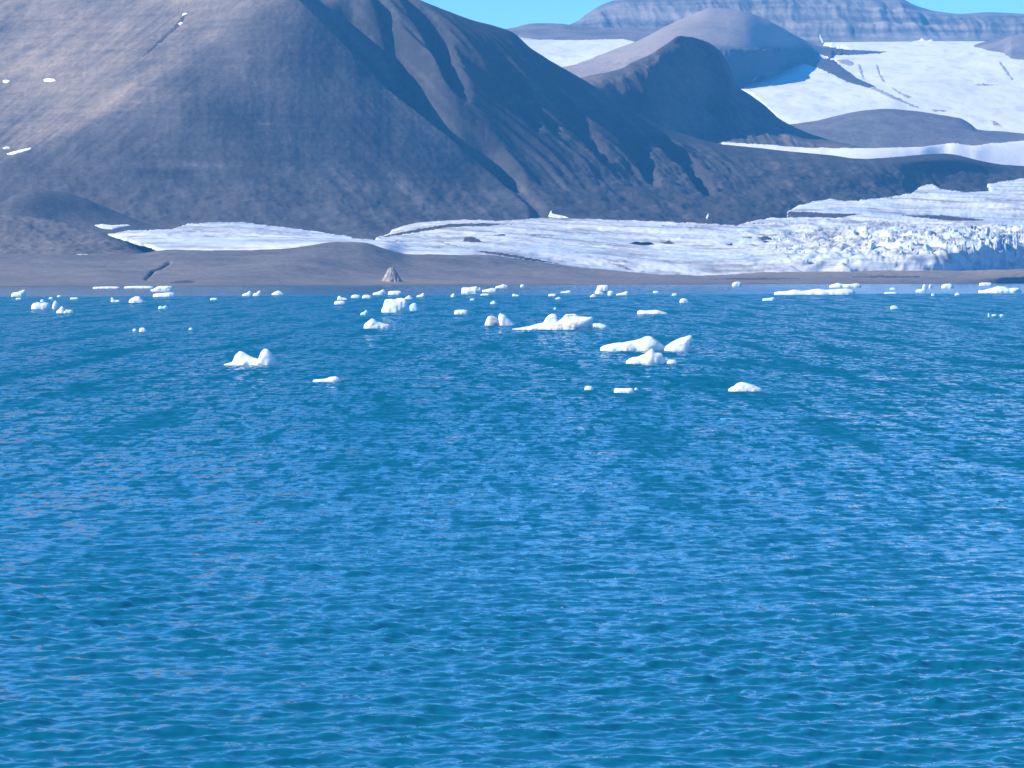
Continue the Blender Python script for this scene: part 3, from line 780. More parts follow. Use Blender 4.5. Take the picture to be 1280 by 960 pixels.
# separate ice towers along the broken front
rng = np.random.default_rng(12)
def block_mesh(name, w, d, h, rg):
    """a fractured block: prism with an uneven, leaning, chipped top"""
    n = 7
    an = np.sort(rg.uniform(0, 2 * math.pi, n) * 0.15 + np.arange(n) * 2 * math.pi / n)
    rad = rg.uniform(0.75, 1.1, n)
    lean = rg.normal(0, 0.12, 2) * h
    V = []
    for lev, sc in ((0, 1.08), (0.55, 1.0), (1.0, 0.72)):
        for k in range(n):
            z = h * lev * (1 + (0.18 * rg.normal() if lev == 1.0 else 0.03 * rg.normal()))
            r = rad[k] * sc * (1 + 0.06 * rg.normal())
            V.append((0.5 * w * r * math.cos(an[k]) + lean[0] * lev, 0.5 * d * r * math.sin(an[k]) + lean[1] * lev, z))
    V.append((lean[0], lean[1], h * 1.03))
    f3 = []
    for l in range(2):
        for k in range(n):
            a, b = l * n + k, l * n + (k + 1) % n
            f3 += [(a, b, b + n), (a, b + n, a + n)]
    for k in range(n):
        f3.append((2 * n + k, 2 * n + (k + 1) % n, 3 * n))
    me = bpy.data.meshes.new(name)
    me.from_pydata(V, [], f3)
    me.update()
    return me
serac_meshes = []; front_meshes = []
for k in range(8):
    me = block_mesh("serac", rng.uniform(5, 9), rng.uniform(5, 8), rng.uniform(6, 11), rng)
    me.materials.append(M["glacier"])
    serac_meshes.append(me)
for k in range(6):
    me = block_mesh("serac", rng.uniform(7, 12), rng.uniform(6, 9), rng.uniform(17, 26), rng)
    me.materials.append(M["glacier"]); front_meshes.append(me)
spots = []
for k in range(150):
    bx = rng.uniform(960, 1400) if k % 3 else rng.uniform(1130, 1300)
    front = float(np.interp(bx, [900, 1180, 1230, 1280, 1700], [3995, 4062, 4132, 4212, 4652]))
    yy = front + (rng.uniform(4, 300) if k % 3 else rng.uniform(2, 90))
    spots.append((bx, yy))
for k, (bx, yy) in enumerate(spots):
    c = int((bx - lg.b[0]) / 1.7)
    zz = float(np.interp(yy, lg.Y[:, c], lg.Z[:, c]))
    o = bpy.data.objects.new("serac", serac_meshes[k % 8])
    col.objects.link(o)
    o.parent = lg_o
    s = rng.uniform(0.45, 1.0)
    o.location = ((bx - 640) / F * yy, yy, zz - 2.5)
    o.scale = (s * rng.uniform(0.8, 1.4), s, s * rng.uniform(0.6, 1.0))
    o.rotation_euler = (0, 0, rng.uniform(0, 6.28))

for k in range(64):
    bx = 1120 + k * 4.6 + rng.uniform(-2, 2)
    front = float(np.interp(bx, [900, 1100, 1180, 1230, 1280, 1700], [3992, 4034, 4058, 4128, 4208, 4648]))
    yy = front + rng.uniform(-5, 9)
    o = bpy.data.objects.new("serac", front_meshes[k % 6])
    col.objects.link(o); o.parent = lg_o
    hz = CAM_Z + (HORIZON - float(np.interp(bx, [1100, 1180, 1230, 1280, 1700], [331, 322, 316, 313, 308]))) / F * yy
    o.location = ((bx - 640) / F * yy, yy, 8.0)
    o.scale = (rng.uniform(0.8, 1.3), 1, max(0.3, (hz - 8 + rng.uniform(-4, 3)) / 21.0))
    o.rotation_euler = (0, 0, rng.uniform(0, 6.28))

# ------------------------------------------------------------------ snow patches on the slopes
def snow(land, poly, label, thick=0.8, group="snow patches on the mountain", seed=0, edge=0.3):
    o = land.drape("snow_patch", poly, M["snow"], thick, (0.7, 0.4), edge, seed)
    tag(o, label, "snow patch", group)
    # origin on the patch itself
    n = len(o.data.vertices)
    co = np.empty(n * 3, np.float32); o.data.vertices.foreach_get("co", co)
    co = co.reshape(-1, 3); c = co.mean(0)
    o.data.vertices.foreach_set("co", (co - c).ravel()); o.location = c.tolist()
    return o
snow(mt, [(8, 192), (16, 189.5), (26, 187), (40, 184), (38, 187), (28, 190), (18, 193), (9, 194)], "slim white curved snow strip, largest on the left lower mountain slope", seed=1, edge=0.2)
snow(mt, [(3, 185), (8, 183), (14, 184), (12, 186.5), (5, 187)], "small snow patch just above the curved snow strip at left", seed=2, edge=0.1)
snow(mt, [(54, 99.5), (60, 97.5), (68, 98.5), (70, 101), (62, 102.5), (55, 102)], "oval snow patch alone on the tan upper left slope", seed=3, edge=0.1)
snow(mt, [(3, 101), (8, 99.5), (13, 101), (9, 104), (4, 103.5)], "dim small snow patch at the left edge of the tan slope", seed=4, edge=0.1)
snow(mt, [(228, 17.5), (232, 15.5), (235, 17), (231, 20), (228, 20)], "upper speck of snow in the dark rock groove high on the tan slope", seed=5, edge=0.1)
snow(mt, [(222, 29), (226, 27), (229, 28.5), (226, 31), (222, 31)], "lower speck of snow in the dark rock groove high on the tan slope", seed=6, edge=0.1)
snow(mt, [(685, 271), (686.5, 267), (689, 263), (691, 267), (698, 268.5), (706, 270), (712, 272.5), (700, 273.5)], "pointed snow patch climbing from the glacier edge at the mountain foot", 0.3, seed=7, edge=0.2)
snow(mt, [(882, 272), (884, 268), (886, 266.5), (886, 271), (884, 275)], "tiny upright snow streak at the dark mountain foot above the glacier", 0.3, seed=8, edge=0.1)
snow(shore, [(86, 317.5), (100, 315.5), (130, 314.5), (160, 314.5), (164, 316.5), (140, 318), (100, 318.5)], "long thin snow strip on the grey plain at left below the dark mound", 0.6, "snow strips on the plain", 9, 0.2)
snow(dmound, [(117, 281.5), (128, 280), (140, 281.5), (160, 280.5), (164, 282.5), (150, 284), (140, 287), (128, 286)], "forked snow patch at the foot of the dark mound beside the ice tongue", 0.8, "snow strips on the plain", 10, 0.3)
snow(far, [(1023.5, 43), (1025.5, 43), (1028, 49), (1030, 54), (1027, 53), (1025, 48)], "narrow snow streak in the far cliff above the upper glacier", 0.8, "snow on the far cliff", 11, 0.1)
snow(far, [(1140, 52), (1150, 50), (1152, 47), (1158, 51), (1165, 49), (1168, 53), (1150, 54)], "ragged snow patch at the foot of the far cliff behind the upper glacier", 1.5, "snow on the far cliff", 12, 0.3)

# dark rock groove on the tan slope
gv = mt.drape("rock_groove", [(231, 16), (234, 18), (222, 35), (214, 42), (200, 54), (186, 66), (178, 72), (177, 70), (188, 60), (204, 45), (216, 34)],
              M["debris"], 0.3, (0.7, 0.5), 2.2, 15, parent=mt_o)

# ------------------------------------------------------------------ pale rock on the beach
def rock_mound():
    Y = 3500.0
    w = 26 / F * Y; h = 22 / F * Y
    na, nr = 56, 22
    V = []; r0 = np.random.default_rng(4)
    for i in range(nr + 1):
        t = i / nr                              # 0 top, 1 base
        for k in range(na):
            a = 2 * math.pi * k / na
            rr = 0.10 + 0.44 * t ** 0.9 + 0.04 * t
            fl = 1 + 0.16 * float(noise(np.array([3.2 * math.cos(a) + 7]), np.array([3.2 * math.sin(a) + t * 1.5]), 3)[0]) \
                   + 0.10 * float(noise(np.array([7 * math.cos(a) + 3]), np.array([7 * math.sin(a) + t * 4]), 9)[0])
            z = h * (1 - t) ** 0.95 + 0.5 * float(noise(np.array([k * 0.9]), np.array([t * 9.0]), 5)[0])
            V.append((w * rr * fl * math.cos(a) + 0.06 * w * (t - 1), 0.8 * w * rr * fl * math.sin(a), z - 1.0))
    V.append((-0.06 * w, 0, h - 0.7))
    f = []
    for i in range(nr):
        for k in range(na):
            a, b = i * na + k, i * na + (k + 1) % na
            f.append((a, a + na, b + na, b))
    me = bpy.data.meshes.new("rock_mound")
    me.from_pydata(V, [], f + [(k, (k + 1) % na, len(V) - 1) for k in range(na)])
    me.update()
    me.materials.append(M["pale_rock"])
    o = bpy.data.objects.new("rock_mound", me); col.objects.link(o)
    z = CAM_Z + (HORIZON - 355.5) / F * Y
    o.location = ((490.5 - 640) / F * Y, Y, z)
    tag(o, "pale cone-shaped rock mound standing on the beach at the water's edge", "rock")
rock_mound()

# ------------------------------------------------------------------ icebergs
def berg(x0, x1, base, prof, label, mat="white_ice", depth=0.5, group=None, lean=0.0, rough=0.07, seed=0, cat="iceberg", lumps=None, name=None):
    """prof: [(0..1 along the length, height in photograph pixels), ...]; lumps: a second crest set back from the first"""
    X0, Y = on_water(x0, base); X1, _ = on_water(x1, base)
    s = Y / F
    w = X1 - X0
    n = int(np.clip((x1 - x0) * 0.9, 14, 90)); mrows = 19 if (x1 - x0) < 26 else 33
    u = np.linspace(0, 1, n)
    p = np.array(prof, float)
    H = np.interp(u, p[:, 0], p[:, 1])
    ker = np.array([1, 2, 1]) / 4.0
    Hs = np.convolve(np.pad(H, 1, 'edge'), ker, 'valid') * s
    if lumps is not None:
        l = np.array(lumps, float)
        Hl = np.convolve(np.pad(np.interp(u, l[:, 0], l[:, 1]), 1, 'edge'), ker, 'valid') * s
    hmax = Hs.max()
    D = min(w * depth, 9 * hmax + 1.0)
    plan = np.sqrt(np.clip(1 - np.abs(2 * u - 1) ** 3.2, 0.02, 1))
    t = np.linspace(-1, 1, mrows)
    T, U = np.meshgrid(t, u, indexing='ij')
    side = np.clip(1 - np.abs(T) ** 2.3, 0, 1) ** 0.75
    hh = Hs[None, :] * side
    if lumps is not None:
        back = smooth(-0.25, 0.15, T)
        hh = (Hs[None, :] * (1 - back) + Hl[None, :] * back) * side
    rs = seed * 13 + int(x0)
    X = X0 + w * U
    Yp = T * 0.5 * D * plan[None, :]
    sc = max(w * 0.16, hmax * 0.6)
    nz = fbm((X - X0) / sc + rs, (Yp * 0.8 + 0.5 * hh) / sc + 3.3, 3, rs % 97)
    # chipped ledges: quantise part of the relief
    led = np.floor(nz * 4) / 4
    rel = rough * hmax * (0.9 * nz + 0.15 * led) * np.minimum(side, 1)
    Z = hh + rel * np.clip(hh / (0.3 * hmax), 0, 1)
    X = X + lean * Z + 0.05 * hmax * fbm(Yp / sc + 9, Z / sc, 3, rs % 89)
    Yp = Yp * (1 + 0.25 * fbm((X - X0) / sc, Z / sc + 5, 3, rs % 83)) + 0.09 * hmax * fbm((X - X0) / (0.9 * sc), Z / (0.4 * sc), 3, rs % 71)
    rim = (np.abs(T) > 0.999) | (U < 1e-6) | (U > 1 - 1e-6)
    Z = np.where(rim, -0.35 * hmax - 0.15, Z - 0.02 * hmax)
    V = np.stack([X - (X0 + X1) / 2, Yp, Z], -1).reshape(-1, 3)
    f = grid_faces(mrows, n)
    o = mesh_from(name or ("iceberg" if cat == "iceberg" else "ice_floe"), V, f, M[mat], smooth_shade=True)
    o.location = ((X0 + X1) / 2, Y + D * 0.38, 0.0)
    tag(o, label, cat, group)
    return o

LUMP = [(0, 0.2), (0.12, 0.8), (0.4, 1), (0.75, 0.85), (0.92, 0.5), (1, 0.1)]
FLAT = [(0, 0.4), (0.08, 0.85), (0.3, 0.95), (0.6, 1), (0.9, 0.9), (1, 0.4)]
LEFTPK = [(0, 0.3), (0.12, 0.9), (0.25, 1), (0.42, 0.55), (0.8, 0.45), (1, 0.15)]
RIGHTPK = [(0, 0.2), (0.3, 0.5), (0.55, 0.6), (0.75, 1), (0.9, 0.9), (1, 0.3)]
TWIN = [(0, 0.4), (0.2, 0.9), (0.4, 0.8), (0.5, 0.5), (0.62, 0.9), (0.85, 1), (1, 0.3)]
LENS = [(0, 0.1), (0.25, 0.6), (0.5, 1), (0.75, 0.6), (1, 0.1)]
def P(shape, h): return [(a, b * h) for a, b in shape]

NEAR = "icebergs floating in the middle of the bay"
SHOREG = "ice floes drifting near the far shore"
BITS = "small bits of ice on the water"
S = SHOREG
# the larger ones in mid bay
berg(278, 347, 456.5, [(0, 1), (0.10, 3), (0.2, 5), (0.24, 6), (0.36, 8), (0.46, 8), (0.58, 6), (0.65, 8), (0.69, 18), (0.74, 21), (0.81, 20.5), (0.90, 14), (0.97, 6), (1, 2)],
     "white iceberg at left with a rounded block on its right end and a low lump", depth=0.55, group=NEAR, seed=3,
     lumps=[(0, 0.5), (0.15, 2), (0.21, 13), (0.28, 18), (0.38, 16), (0.5, 11), (0.62, 7), (0.69, 16), (0.74, 20), (0.81, 20), (0.92, 10), (1, 1)])
berg(390, 427, 477, [(0, 1.5), (0.15, 3), (0.35, 3.2), (0.45, 3.5), (0.6, 6), (0.8, 6.5), (0.95, 4), (1, 1)], "low pale two-lobed floe right of and below the block-ended iceberg at left", "pale_ice", 0.5, NEAR, seed=4, cat="ice floe")
berg(605, 626, 407, [(0, 2), (0.1, 3), (0.15, 11), (0.35, 12.5), (0.6, 12), (0.8, 9), (0.9, 3), (1, 2)], "grey dirty cube-like iceberg touching a white wedge at mid bay", "grey_ice", 0.7, NEAR, seed=5)
berg(622, 645, 407, [(0, 10), (0.08, 15), (0.15, 16), (0.4, 13.5), (0.7, 7.5), (0.92, 2.5), (1, 1)], "white wedge-shaped iceberg right beside the grey cube-like iceberg", depth=0.7, group=NEAR, seed=6)
berg(639, 739, 412, [(0, 1), (0.1, 2.5), (0.25, 5), (0.4, 8), (0.52, 9), (0.65, 11), (0.8, 13.5), (0.92, 16), (0.98, 17.5), (1, 10)],
     "largest mid-bay iceberg, white with brown dirt, two lumps and a pointed right end", "dirty_ice", 0.42, NEAR, seed=7, lean=0.25,
     lumps=[(0, 0.5), (0.2, 4), (0.38, 9), (0.41, 18), (0.46, 20.5), (0.52, 19), (0.55, 11), (0.6, 14), (0.63, 19), (0.75, 20), (0.82, 17), (0.95, 16), (1, 8)])
berg(730, 762, 411.5, [(0, 2), (0.15, 4.5), (0.4, 7), (0.6, 7.5), (0.8, 6), (1, 3)], "low pale blue floe at the right end of the largest dirty iceberg", "pale_ice", 0.6, NEAR, seed=8, cat="ice floe")
berg(750, 833, 438.5, [(0, 3), (0.06, 6.5), (0.2, 9.5), (0.38, 11), (0.5, 13), (0.62, 15), (0.70, 18.5), (0.78, 18), (0.86, 14), (0.93, 9), (1, 5)], "long white iceberg with its peak near its right end, behind a smaller spired one", depth=0.4, group=NEAR, seed=9)
berg(826, 872, 438.5, [(0, 3), (0.08, 9), (0.2, 14.5), (0.35, 18), (0.47, 20), (0.56, 18.5), (0.63, 9), (0.72, 4), (0.9, 2.5), (1, 1.2)], "white fin-shaped iceberg leaning right at the end of the long white iceberg", depth=0.6, group=NEAR, lean=0.8, seed=10)
berg(782, 832, 454.5, [(0, 3), (0.1, 6.5), (0.3, 9), (0.48, 12), (0.58, 15.5), (0.66, 19.5), (0.71, 15), (0.8, 14.5), (0.92, 13), (0.97, 6), (1, 2)], "white iceberg with a small central spire, in front of the long white iceberg", depth=0.6, group=NEAR, seed=11)
berg(833, 848, 454.5, P(LUMP, 5.2), "little white floe just right of the iceberg with the spire", group=NEAR, seed=12, cat="ice floe")
berg(910, 955, 489, [(0, 2), (0.08, 4.5), (0.18, 6), (0.26, 10), (0.4, 11.5), (0.6, 9.5), (0.8, 6.5), (0.95, 3.5), (1, 1)], "white low iceberg sloping down to the right, nearest large one at right", depth=0.55, group=NEAR, seed=13)
berg(767, 793, 491, [(0, 2.5), (0.06, 6), (0.3, 5.5), (0.6, 5.5), (0.9, 6), (1, 2)], "flat white floe nearest the viewer, below the spired iceberg", depth=0.6, group=NEAR, seed=14, cat="ice floe")
berg(730, 742.5, 487.5, P(LUMP, 5.5), "rounded small floe left of the flat nearest floe", "pale_ice", 0.7, NEAR, seed=15, cat="ice floe")
berg(793, 798, 487.5, P(LUMP, 3), "tiny ice bit touching the right end of the flat nearest floe", "pale_ice", 0.7, BITS, seed=16, cat="ice floe")
berg(454, 489, 410.5, [(0, 3), (0.08, 7), (0.2, 10), (0.28, 13), (0.36, 12), (0.5, 8.5), (0.7, 6.5), (0.9, 5.5), (1, 2)], "white iceberg with its peak at the left and a long tail, below the white block", depth=0.55, group=NEAR, seed=17)
berg(476, 513, 390.5, [(0, 4), (0.08, 6.5), (0.11, 16), (0.3, 17.5), (0.48, 16), (0.55, 17.5), (0.66, 18.5), (0.86, 17), (0.9, 7), (0.97, 4.5), (1, 2)], "tall white block-shaped iceberg on a flat base near the far shore", depth=0.65, group=NEAR, seed=18, rough=0.08)
berg(511, 525, 388.5, [(0, 5), (0.2, 9), (0.5, 10), (0.75, 8), (1, 1.5)], "pale blue rounded iceberg at the right end of the tall white block", "blue_ice", 0.7, NEAR, seed=19)
berg(450, 460, 393.5, P(RIGHTPK, 6.5), "small turquoise floe left of the tall white block", "blue_ice", 0.6, BITS, seed=20, cat="ice floe")
berg(567, 586, 392.5, P(FLAT, 5.5), "flat white slab between the tall white block and the grey cube-like iceberg", depth=0.6, group=NEAR, seed=21, cat="ice floe")
berg(796, 836, 392.5, [(0, 3), (0.1, 5), (0.3, 4.2), (0.6, 5.2), (0.75, 4), (1, 1)], "flat white floe alone above the long white iceberg", depth=0.5, group=NEAR, seed=22, cat="ice floe")
berg(849, 861.5, 378.5, P(LUMP, 5.8), "rounded white floe right of and above the lone flat floe", group=NEAR, seed=23, cat="ice floe")
# left side, near shore
berg(13, 32.5, 370.5, [(0, 2), (0.15, 5), (0.45, 5.2), (0.6, 7), (0.8, 8.5), (0.95, 8), (1, 3)], "two-lobed white floe nearest the left edge, taller on its right", group=S, seed=24, cat="ice floe")
berg(38, 62.5, 386.5, [(0, 3), (0.1, 7), (0.3, 8.8), (0.55, 8), (0.75, 8.5), (0.95, 7.5), (1, 3)], "loaf-shaped thick white iceberg at the left", depth=0.6, group=S, seed=25)
berg(50, 56, 377.5, P(LUMP, 3.4), "small lump of ice just behind the loaf-shaped iceberg", "pale_ice", 0.7, BITS, seed=26, cat="ice floe")
berg(65, 72.5, 386, P([(0, .3), (.2, .8), (.5, 1), (.85, .8), (1, .3)], 10.5), "upright egg-shaped piece right of the loaf-shaped iceberg", depth=0.9, group=S, seed=27)
berg(69, 92.5, 391.5, P([(0, .25), (.15, .45), (.27, .8), (.36, 1), (.45, .6), (.65, .45), (.85, .5), (1, .1)], 9.5), "low white iceberg with a bump, right of and below the egg-shaped piece", group=S, seed=28)
berg(138, 150.5, 377.5, P([(0, .6), (.1, 1), (.25, .8), (.4, .4), (.8, .45), (1, .2)], 6.5), "small L-shaped floe with a horn at its left, under the left shore", group=S, seed=29, cat="ice floe")
berg(115, 151, 360.6, P(FLAT, 2.6), "left thin white ice strip along the left shore", depth=0.25, group=S, seed=30, cat="ice floe")
berg(154, 193, 360.2, P(FLAT, 2.8), "second thin white ice strip along the left shore, touching stacked slabs", depth=0.25, group=S, seed=31, cat="ice floe")
berg(187, 216.5, 363.8, P([(0, .2), (.2, .5), (.35, .95), (.6, 1), (.95, .95), (1, .5)], 6.5), "upper of the two stacked white slabs by the left shore", depth=0.4, group=S, seed=32, cat="ice floe")
berg(190, 219.5, 371, P([(0, .5), (.1, .7), (.4, .85), (.7, 1), (.95, .9), (1, .4)], 5.6), "lower of the two stacked white slabs by the left shore", depth=0.5, group=S, seed=33, cat="ice floe")
berg(160, 183, 378.3, P([(0, .3), (.15, .7), (.35, .95), (.6, 1), (.75, .6), (1, .15)], 8), "lens-shaped white floe below left of the stacked slabs", depth=0.6, group=S, seed=34, cat="ice floe")
berg(197, 210, 386, P(TWIN, 4.2), "small turquoise double-bump floe below the stacked slabs", "blue_ice", 0.6, BITS, seed=35, cat="ice floe")
berg(165.5, 171, 414, P(LUMP, 3.4), "left bit of a close pair of ice bits at lower left", "pale_ice", 0.8, BITS, seed=36, cat="ice floe")
berg(173, 183.5, 414.5, P(LUMP, 5.2), "right, larger bit of a close pair of ice bits at lower left", depth=0.8, group=BITS, seed=37, cat="ice floe")
berg(235, 242, 412.2, P(LENS, 3), "lone pale ice speck right of the close pair of bits", "blue_ice", 0.8, BITS, seed=38, cat="ice floe")
berg(262, 272.5, 374.8, P(FLAT, 2.4), "faint flat bit of ice on the calm band's edge at left of centre", "pale_ice", 0.6, BITS, seed=39, cat="ice floe")
berg(302, 315, 369.8, P(RIGHTPK, 6.6), "left floe of a touching white pair under the grey hill", group=S, seed=40, cat="ice floe")
berg(314.5, 327, 369.8, P(RIGHTPK, 7.2), "right floe of a touching white pair under the grey hill", group=S, seed=41, cat="ice floe")
berg(338.5, 356.5, 368.3, P(LENS, 5.5), "peaked white floe right of the touching white pair", group=S, seed=42, cat="ice floe")
berg(87, 98.5, 374, P(FLAT, 2.2), "faint flat ice bit right of the loaf-shaped iceberg, on the calm edge", "pale_ice", 0.6, BITS, seed=43, cat="ice floe")
berg(60.5, 67, 373.8, P(LUMP, 2.4), "faint ice bit above the egg-shaped piece", "pale_ice", 0.6, BITS, seed=44, cat="ice floe")
berg(71, 77, 371.2, P(LUMP, 2.2), "faintest ice bit, above right of the egg-shaped piece", "pale_ice", 0.6, BITS, seed=45, cat="ice floe")
berg(19, 27, 374.2, P(FLAT, 1.8), "faint flat ice bit under the two-lobed floe at the left edge", "pale_ice", 0.6, BITS, seed=46, cat="ice floe")
# centre, near shore
berg(421, 435.5, 374.8, P(LEFTPK, 5.4), "white floe peaked at its left, upper of two stacked floes left of the block", group=S, seed=47, cat="ice floe")
berg(417, 432.5, 380.3, P(FLAT, 4.4), "flat white floe, lower of two stacked floes left of the block", group=S, seed=48, cat="ice floe")
berg(438, 452, 372.3, P(LUMP, 4.2), "bluish floe between the two stacked floes and the cone-shaped rock", "pale_ice", 0.6, S, seed=49, cat="ice floe")
berg(452, 465.5, 372.6, P(LUMP, 4.4), "white floe joined to the right of the bluish floe", group=S, seed=50, cat="ice floe")
berg(465, 482.5, 368.3, P(RIGHTPK, 7), "white floe directly below the pale cone-shaped rock, left one", group=S, seed=51, cat="ice floe")
berg(484, 503, 368.3, P(FLAT, 5), "flat white floe directly below the pale cone-shaped rock, right one", group=S, seed=52, cat="ice floe")
berg(505, 517.5, 373.8, P(LENS, 5), "white floe just behind the right shoulder of the tall white block", group=S, seed=53, cat="ice floe")
berg(520, 531.5, 371.3, P(RIGHTPK, 5.4), "small bluish white floe farther right of the tall white block", "pale_ice", 0.6, S, seed=54, cat="ice floe")
berg(563, 570.5, 371.3, P([(0, .3), (.3, .6), (.5, 1), (.7, .6), (1, .3)], 5.5), "small pointed floe left of the long blocky floe", group=BITS, seed=55, cat="ice floe")
berg(576, 603, 366.3, P([(0, .6), (.06, .85), (.3, .8), (.5, .9), (.75, 1), (.82, .7), (.9, .9), (1, .4)], 8.5), "long blocky white floe near the far shore at centre", group=S, seed=56, depth=0.5, cat="ice floe")
berg(602, 622, 364.8, P([(0, .5), (.3, .6), (.7, 1), (.95, .8), (1, .3)], 5), "thin white floe joined to the right of the long blocky floe", group=S, seed=57, cat="ice floe")
berg(618.5, 636.5, 360, P([(0, .4), (.3, .6), (.55, 1), (.8, .8), (1, .3)], 4.8), "white floe at the beach edge above right of the long blocky floe", group=S, seed=58, cat="ice floe")
berg(612, 622.5, 380, P(LENS, 4.6), "faint blue floe above the grey cube-like iceberg", "blue_ice", 0.7, BITS, seed=59, cat="ice floe")
berg(587, 594, 375.3, P(FLAT, 2.2), "faint ice bit above the flat slab at centre", "blue_ice", 0.7, BITS, seed=60, cat="ice floe")
berg(600, 613, 369, P(FLAT, 2), "faint flat ice sliver below the long blocky floe", "pale_ice", 0.5, BITS, seed=61, cat="ice floe")
berg(650, 656.5, 359, P(LUMP, 3.8), "single white dot of ice on the shoreline right of centre", group=BITS, seed=62, cat="ice floe")
berg(640, 650, 370.2, P(LEFTPK, 3.6), "small white floe above the left tail of the largest dirty iceberg", "pale_ice", 0.6, BITS, seed=63, cat="ice floe")
berg(685, 696, 370.2, P(FLAT, 3), "small flat floe, left one above the largest dirty iceberg", group=BITS, seed=64, cat="ice floe")
berg(693.5, 703.5, 374, P(LENS, 3.2), "small bluish floe just under the flat one above the largest dirty iceberg", "blue_ice", 0.6, BITS, seed=65, cat="ice floe")
berg(700, 715, 366, P([(0, .3), (.5, .7), (.8, 1), (1, .6)], 3.2), "small pale floe higher up, left of the table-shaped iceberg", "pale_ice", 0.5, BITS, seed=66, cat="ice floe")
berg(692, 696, 387, P(LUMP, 3), "lone tiny ice bit just above the rounded lump of the largest dirty iceberg", "blue_ice", 0.8, BITS, seed=67, cat="ice floe")
tb = berg(743, 759, 367, P([(0, .4), (.15, .7), (.5, .9), (.85, .8), (1, .4)], 6.5), "table-shaped iceberg with an overhanging cap near the far shore", "dirty_ice", 0.7, S, seed=68)
capo = berg(745.5, 762.5, 359.8, P(FLAT, 5.2), None, "white_ice", 0.6, seed=69, cat=None, name="ice_cap")
capo.parent = tb
capo.location = (capo.location.x * on_water(0, 367)[1] / on_water(0, 359.8)[1] - tb.location.x, 0, 0)
capo.scale = (on_water(0, 367)[1] / on_water(0, 359.8)[1],) * 3
capo.location.z = 5.6 * on_water(0, 367)[1] / F
berg(759.5, 767.5, 369.2, P(FLAT, 6), "square white block at the right foot of the table-shaped iceberg", depth=0.9, group=S, seed=70)
berg(737, 747, 371.2, P(LENS, 4), "small white floe at the left foot of the table-shaped iceberg", group=S, seed=71, cat="ice floe")
berg(769.5, 787, 369, P(RIGHTPK, 5.4), "white floe right of the table-shaped iceberg", group=S, seed=72, cat="ice floe")
berg(839.5, 848, 369.5, P(LUMP, 3), "faint bluish bit left above the rounded white floe", "blue_ice", 0.6, BITS, seed=73, cat="ice floe")
berg(816, 824, 366.2, P(FLAT, 2.6), "faint ice bit on calm water right of the table-shaped iceberg", "pale_ice", 0.6, BITS, seed=74, cat="ice floe")
# right, near shore
berg(914.5, 928, 357.8, P([(0, .4), (.2, .8), (.5, 1), (.85, .9), (1, .5)], 6), "white floe stranded at the brown beach, alone right of centre", group=S, seed=75, cat="ice floe")
berg(952.5, 970.5, 376, P([(0, .6), (.5, .8), (.9, 1), (1, .4)], 4.6), "turquoise flat floe under the left end of the longest floe", "blue_ice", 0.5, S, seed=76, cat="ice floe")
berg(967.5, 1071, 368.3, P([(0, .3), (.05, .5), (.15, .55), (.24, .85), (.35, .65), (.45, .8), (.54, 1), (.62, .8), (.75, .9), (.88, 1), (.96, .8), (1, .3)], 7.6), "longest thin white floe with several bumps at right", depth=0.22, group=S, seed=77, cat="ice floe")
berg(1036.5, 1078, 359.2, P([(0, .4), (.12, .7), (.27, 1), (.4, .75), (.7, .8), (.9, .9), (1, .4)], 5.6), "white floe against the brown beach above the longest floe", depth=0.3, group=S, seed=78, cat="ice floe")
berg(1105, 1123, 367, P(FLAT, 2), "faint flat ice sliver right of the longest floe", "pale_ice", 0.5, BITS, seed=79, cat="ice floe")
berg(1112, 1121, 362, P(LUMP, 2.6), "faint ice bit just above the flat sliver, right of the longest floe", "pale_ice", 0.6, BITS, seed=80, cat="ice floe")
berg(1112.5, 1124, 386.2, P(LUMP, 4.6), "bluish floe alone on open water at right", "blue_ice", 0.7, BITS, seed=81, cat="ice floe")
berg(1144.5, 1158, 365.2, P(FLAT, 3.8), "flat white floe below two round ice lumps at right", group=S, seed=82, cat="ice floe")
berg(1153, 1158.5, 361.5, P([(0, .5), (.3, .95), (.6, 1), (1, .5)], 6.4), "left, whiter one of two round ice lumps at right", depth=0.9, group=S, seed=83, cat="ice floe")
berg(1161, 1166, 360.2, P([(0, .5), (.3, .95), (.6, 1), (1, .5)], 5.4), "right, duller one of two round ice lumps at right", "grey_ice", 0.9, S, seed=84, cat="ice floe")
berg(1176.5, 1193.5, 360.2, P([(0, .5), (.2, .85), (.6, 1), (.9, .7), (1, .3)], 6), "white floe right of the two round ice lumps", group=S, seed=85, cat="ice floe")
berg(1164, 1169, 369.8, P(LUMP, 3.4), "turquoise ice speck below the two round lumps", "blue_ice", 0.8, BITS, seed=86, cat="ice floe")
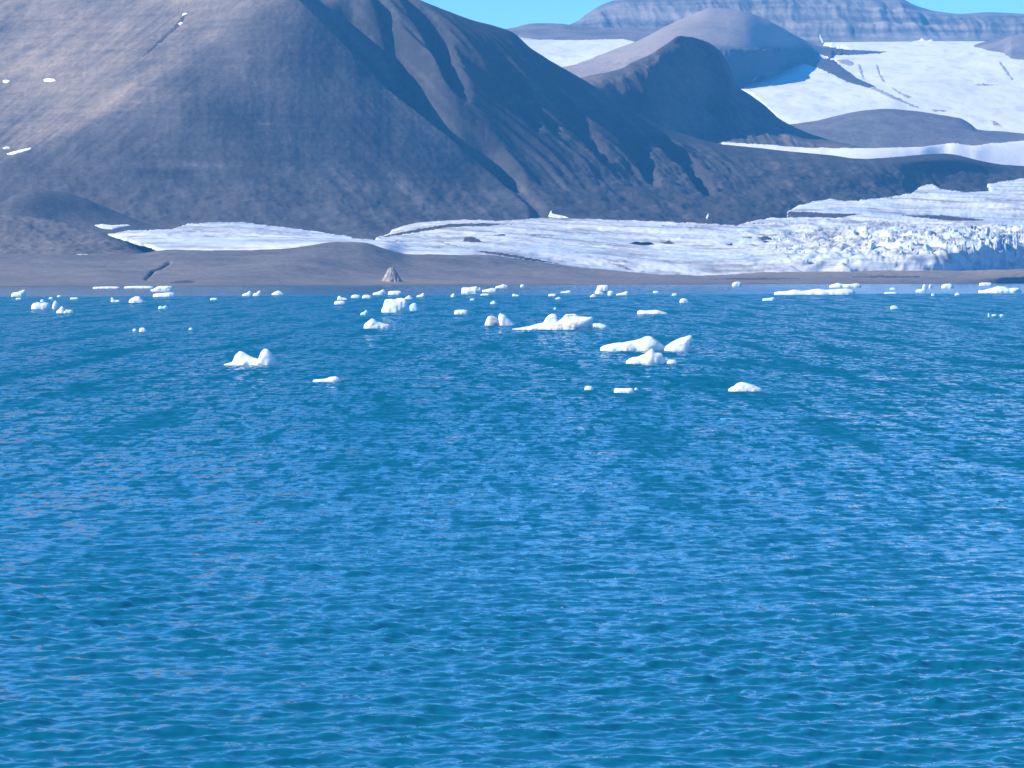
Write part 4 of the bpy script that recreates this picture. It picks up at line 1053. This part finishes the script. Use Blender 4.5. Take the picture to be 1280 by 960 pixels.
berg(1193, 1201.5, 369, P(LENS, 3.6), "pale ice speck below right of the two round lumps", "pale_ice", 0.8, BITS, seed=87, cat="ice floe")
berg(1223.5, 1241.5, 357, P(FLAT, 4), "white slab above the left end of the two-humped floe at the right edge", depth=0.4, group=S, seed=88, cat="ice floe")
berg(1223.5, 1279, 366, P([(0, .4), (.1, .35), (.25, .6), (.45, .95), (.6, .9), (.7, .65), (.8, .75), (.92, .7), (1, .2)], 8.8), "long two-humped white floe at the right edge", depth=0.35, group=S, seed=89, cat="ice floe")
berg(1234.7, 1237.6, 396, P(LUMP, 5), "upright left bit of three tiny ice bits at far right", "blue_ice", 0.9, BITS, seed=90, cat="ice floe")
berg(1239.5, 1246.5, 395.2, P(FLAT, 2.4), "flat middle bit of three tiny ice bits at far right", "blue_ice", 0.7, BITS, seed=91, cat="ice floe")
berg(1249.5, 1255.5, 395.2, P(LUMP, 2.4), "right bit of three tiny ice bits at far right", "blue_ice", 0.7, BITS, seed=92, cat="ice floe")

# ------------------------------------------------------------------ air
def haze():
    x0, x1, y0, y1, z0, z1 = -8000, 8000, -4000, 12500, -7.5, 1000
    V = [(x, y, z) for z in (z0, z1) for x, y in ((x0, y0), (x1, y0), (x1, y1), (x0, y1))]
    f = [(3, 2, 1, 0), (4, 5, 6, 7), (0, 1, 5, 4), (1, 2, 6, 5), (2, 3, 7, 6), (3, 0, 4, 7)]
    me = bpy.data.meshes.new("haze"); me.from_pydata(V, [], f); me.update()
    m = bpy.data.materials.new("haze_air"); m.use_nodes = True
    N, L = m.node_tree.nodes, m.node_tree.links
    N.clear()
    out = N.new("ShaderNodeOutputMaterial")
    v = N.new("ShaderNodeVolumePrincipled")
    v.inputs["Color"].default_value = (*HAZE_COLOR, 1)
    v.inputs["Density"].default_value = HAZE_DENSITY
    v.inputs["Density Attribute"].default_value = ""
    v.inputs["Anisotropy"].default_value = 0.0
    L.new(v.outputs[0], out.inputs["Volume"])
    m.cycles.homogeneous_volume = True
    me.materials.append(m)
    o = bpy.data.objects.new("haze", me); col.objects.link(o)
    tag(o, kind="stuff")
haze()
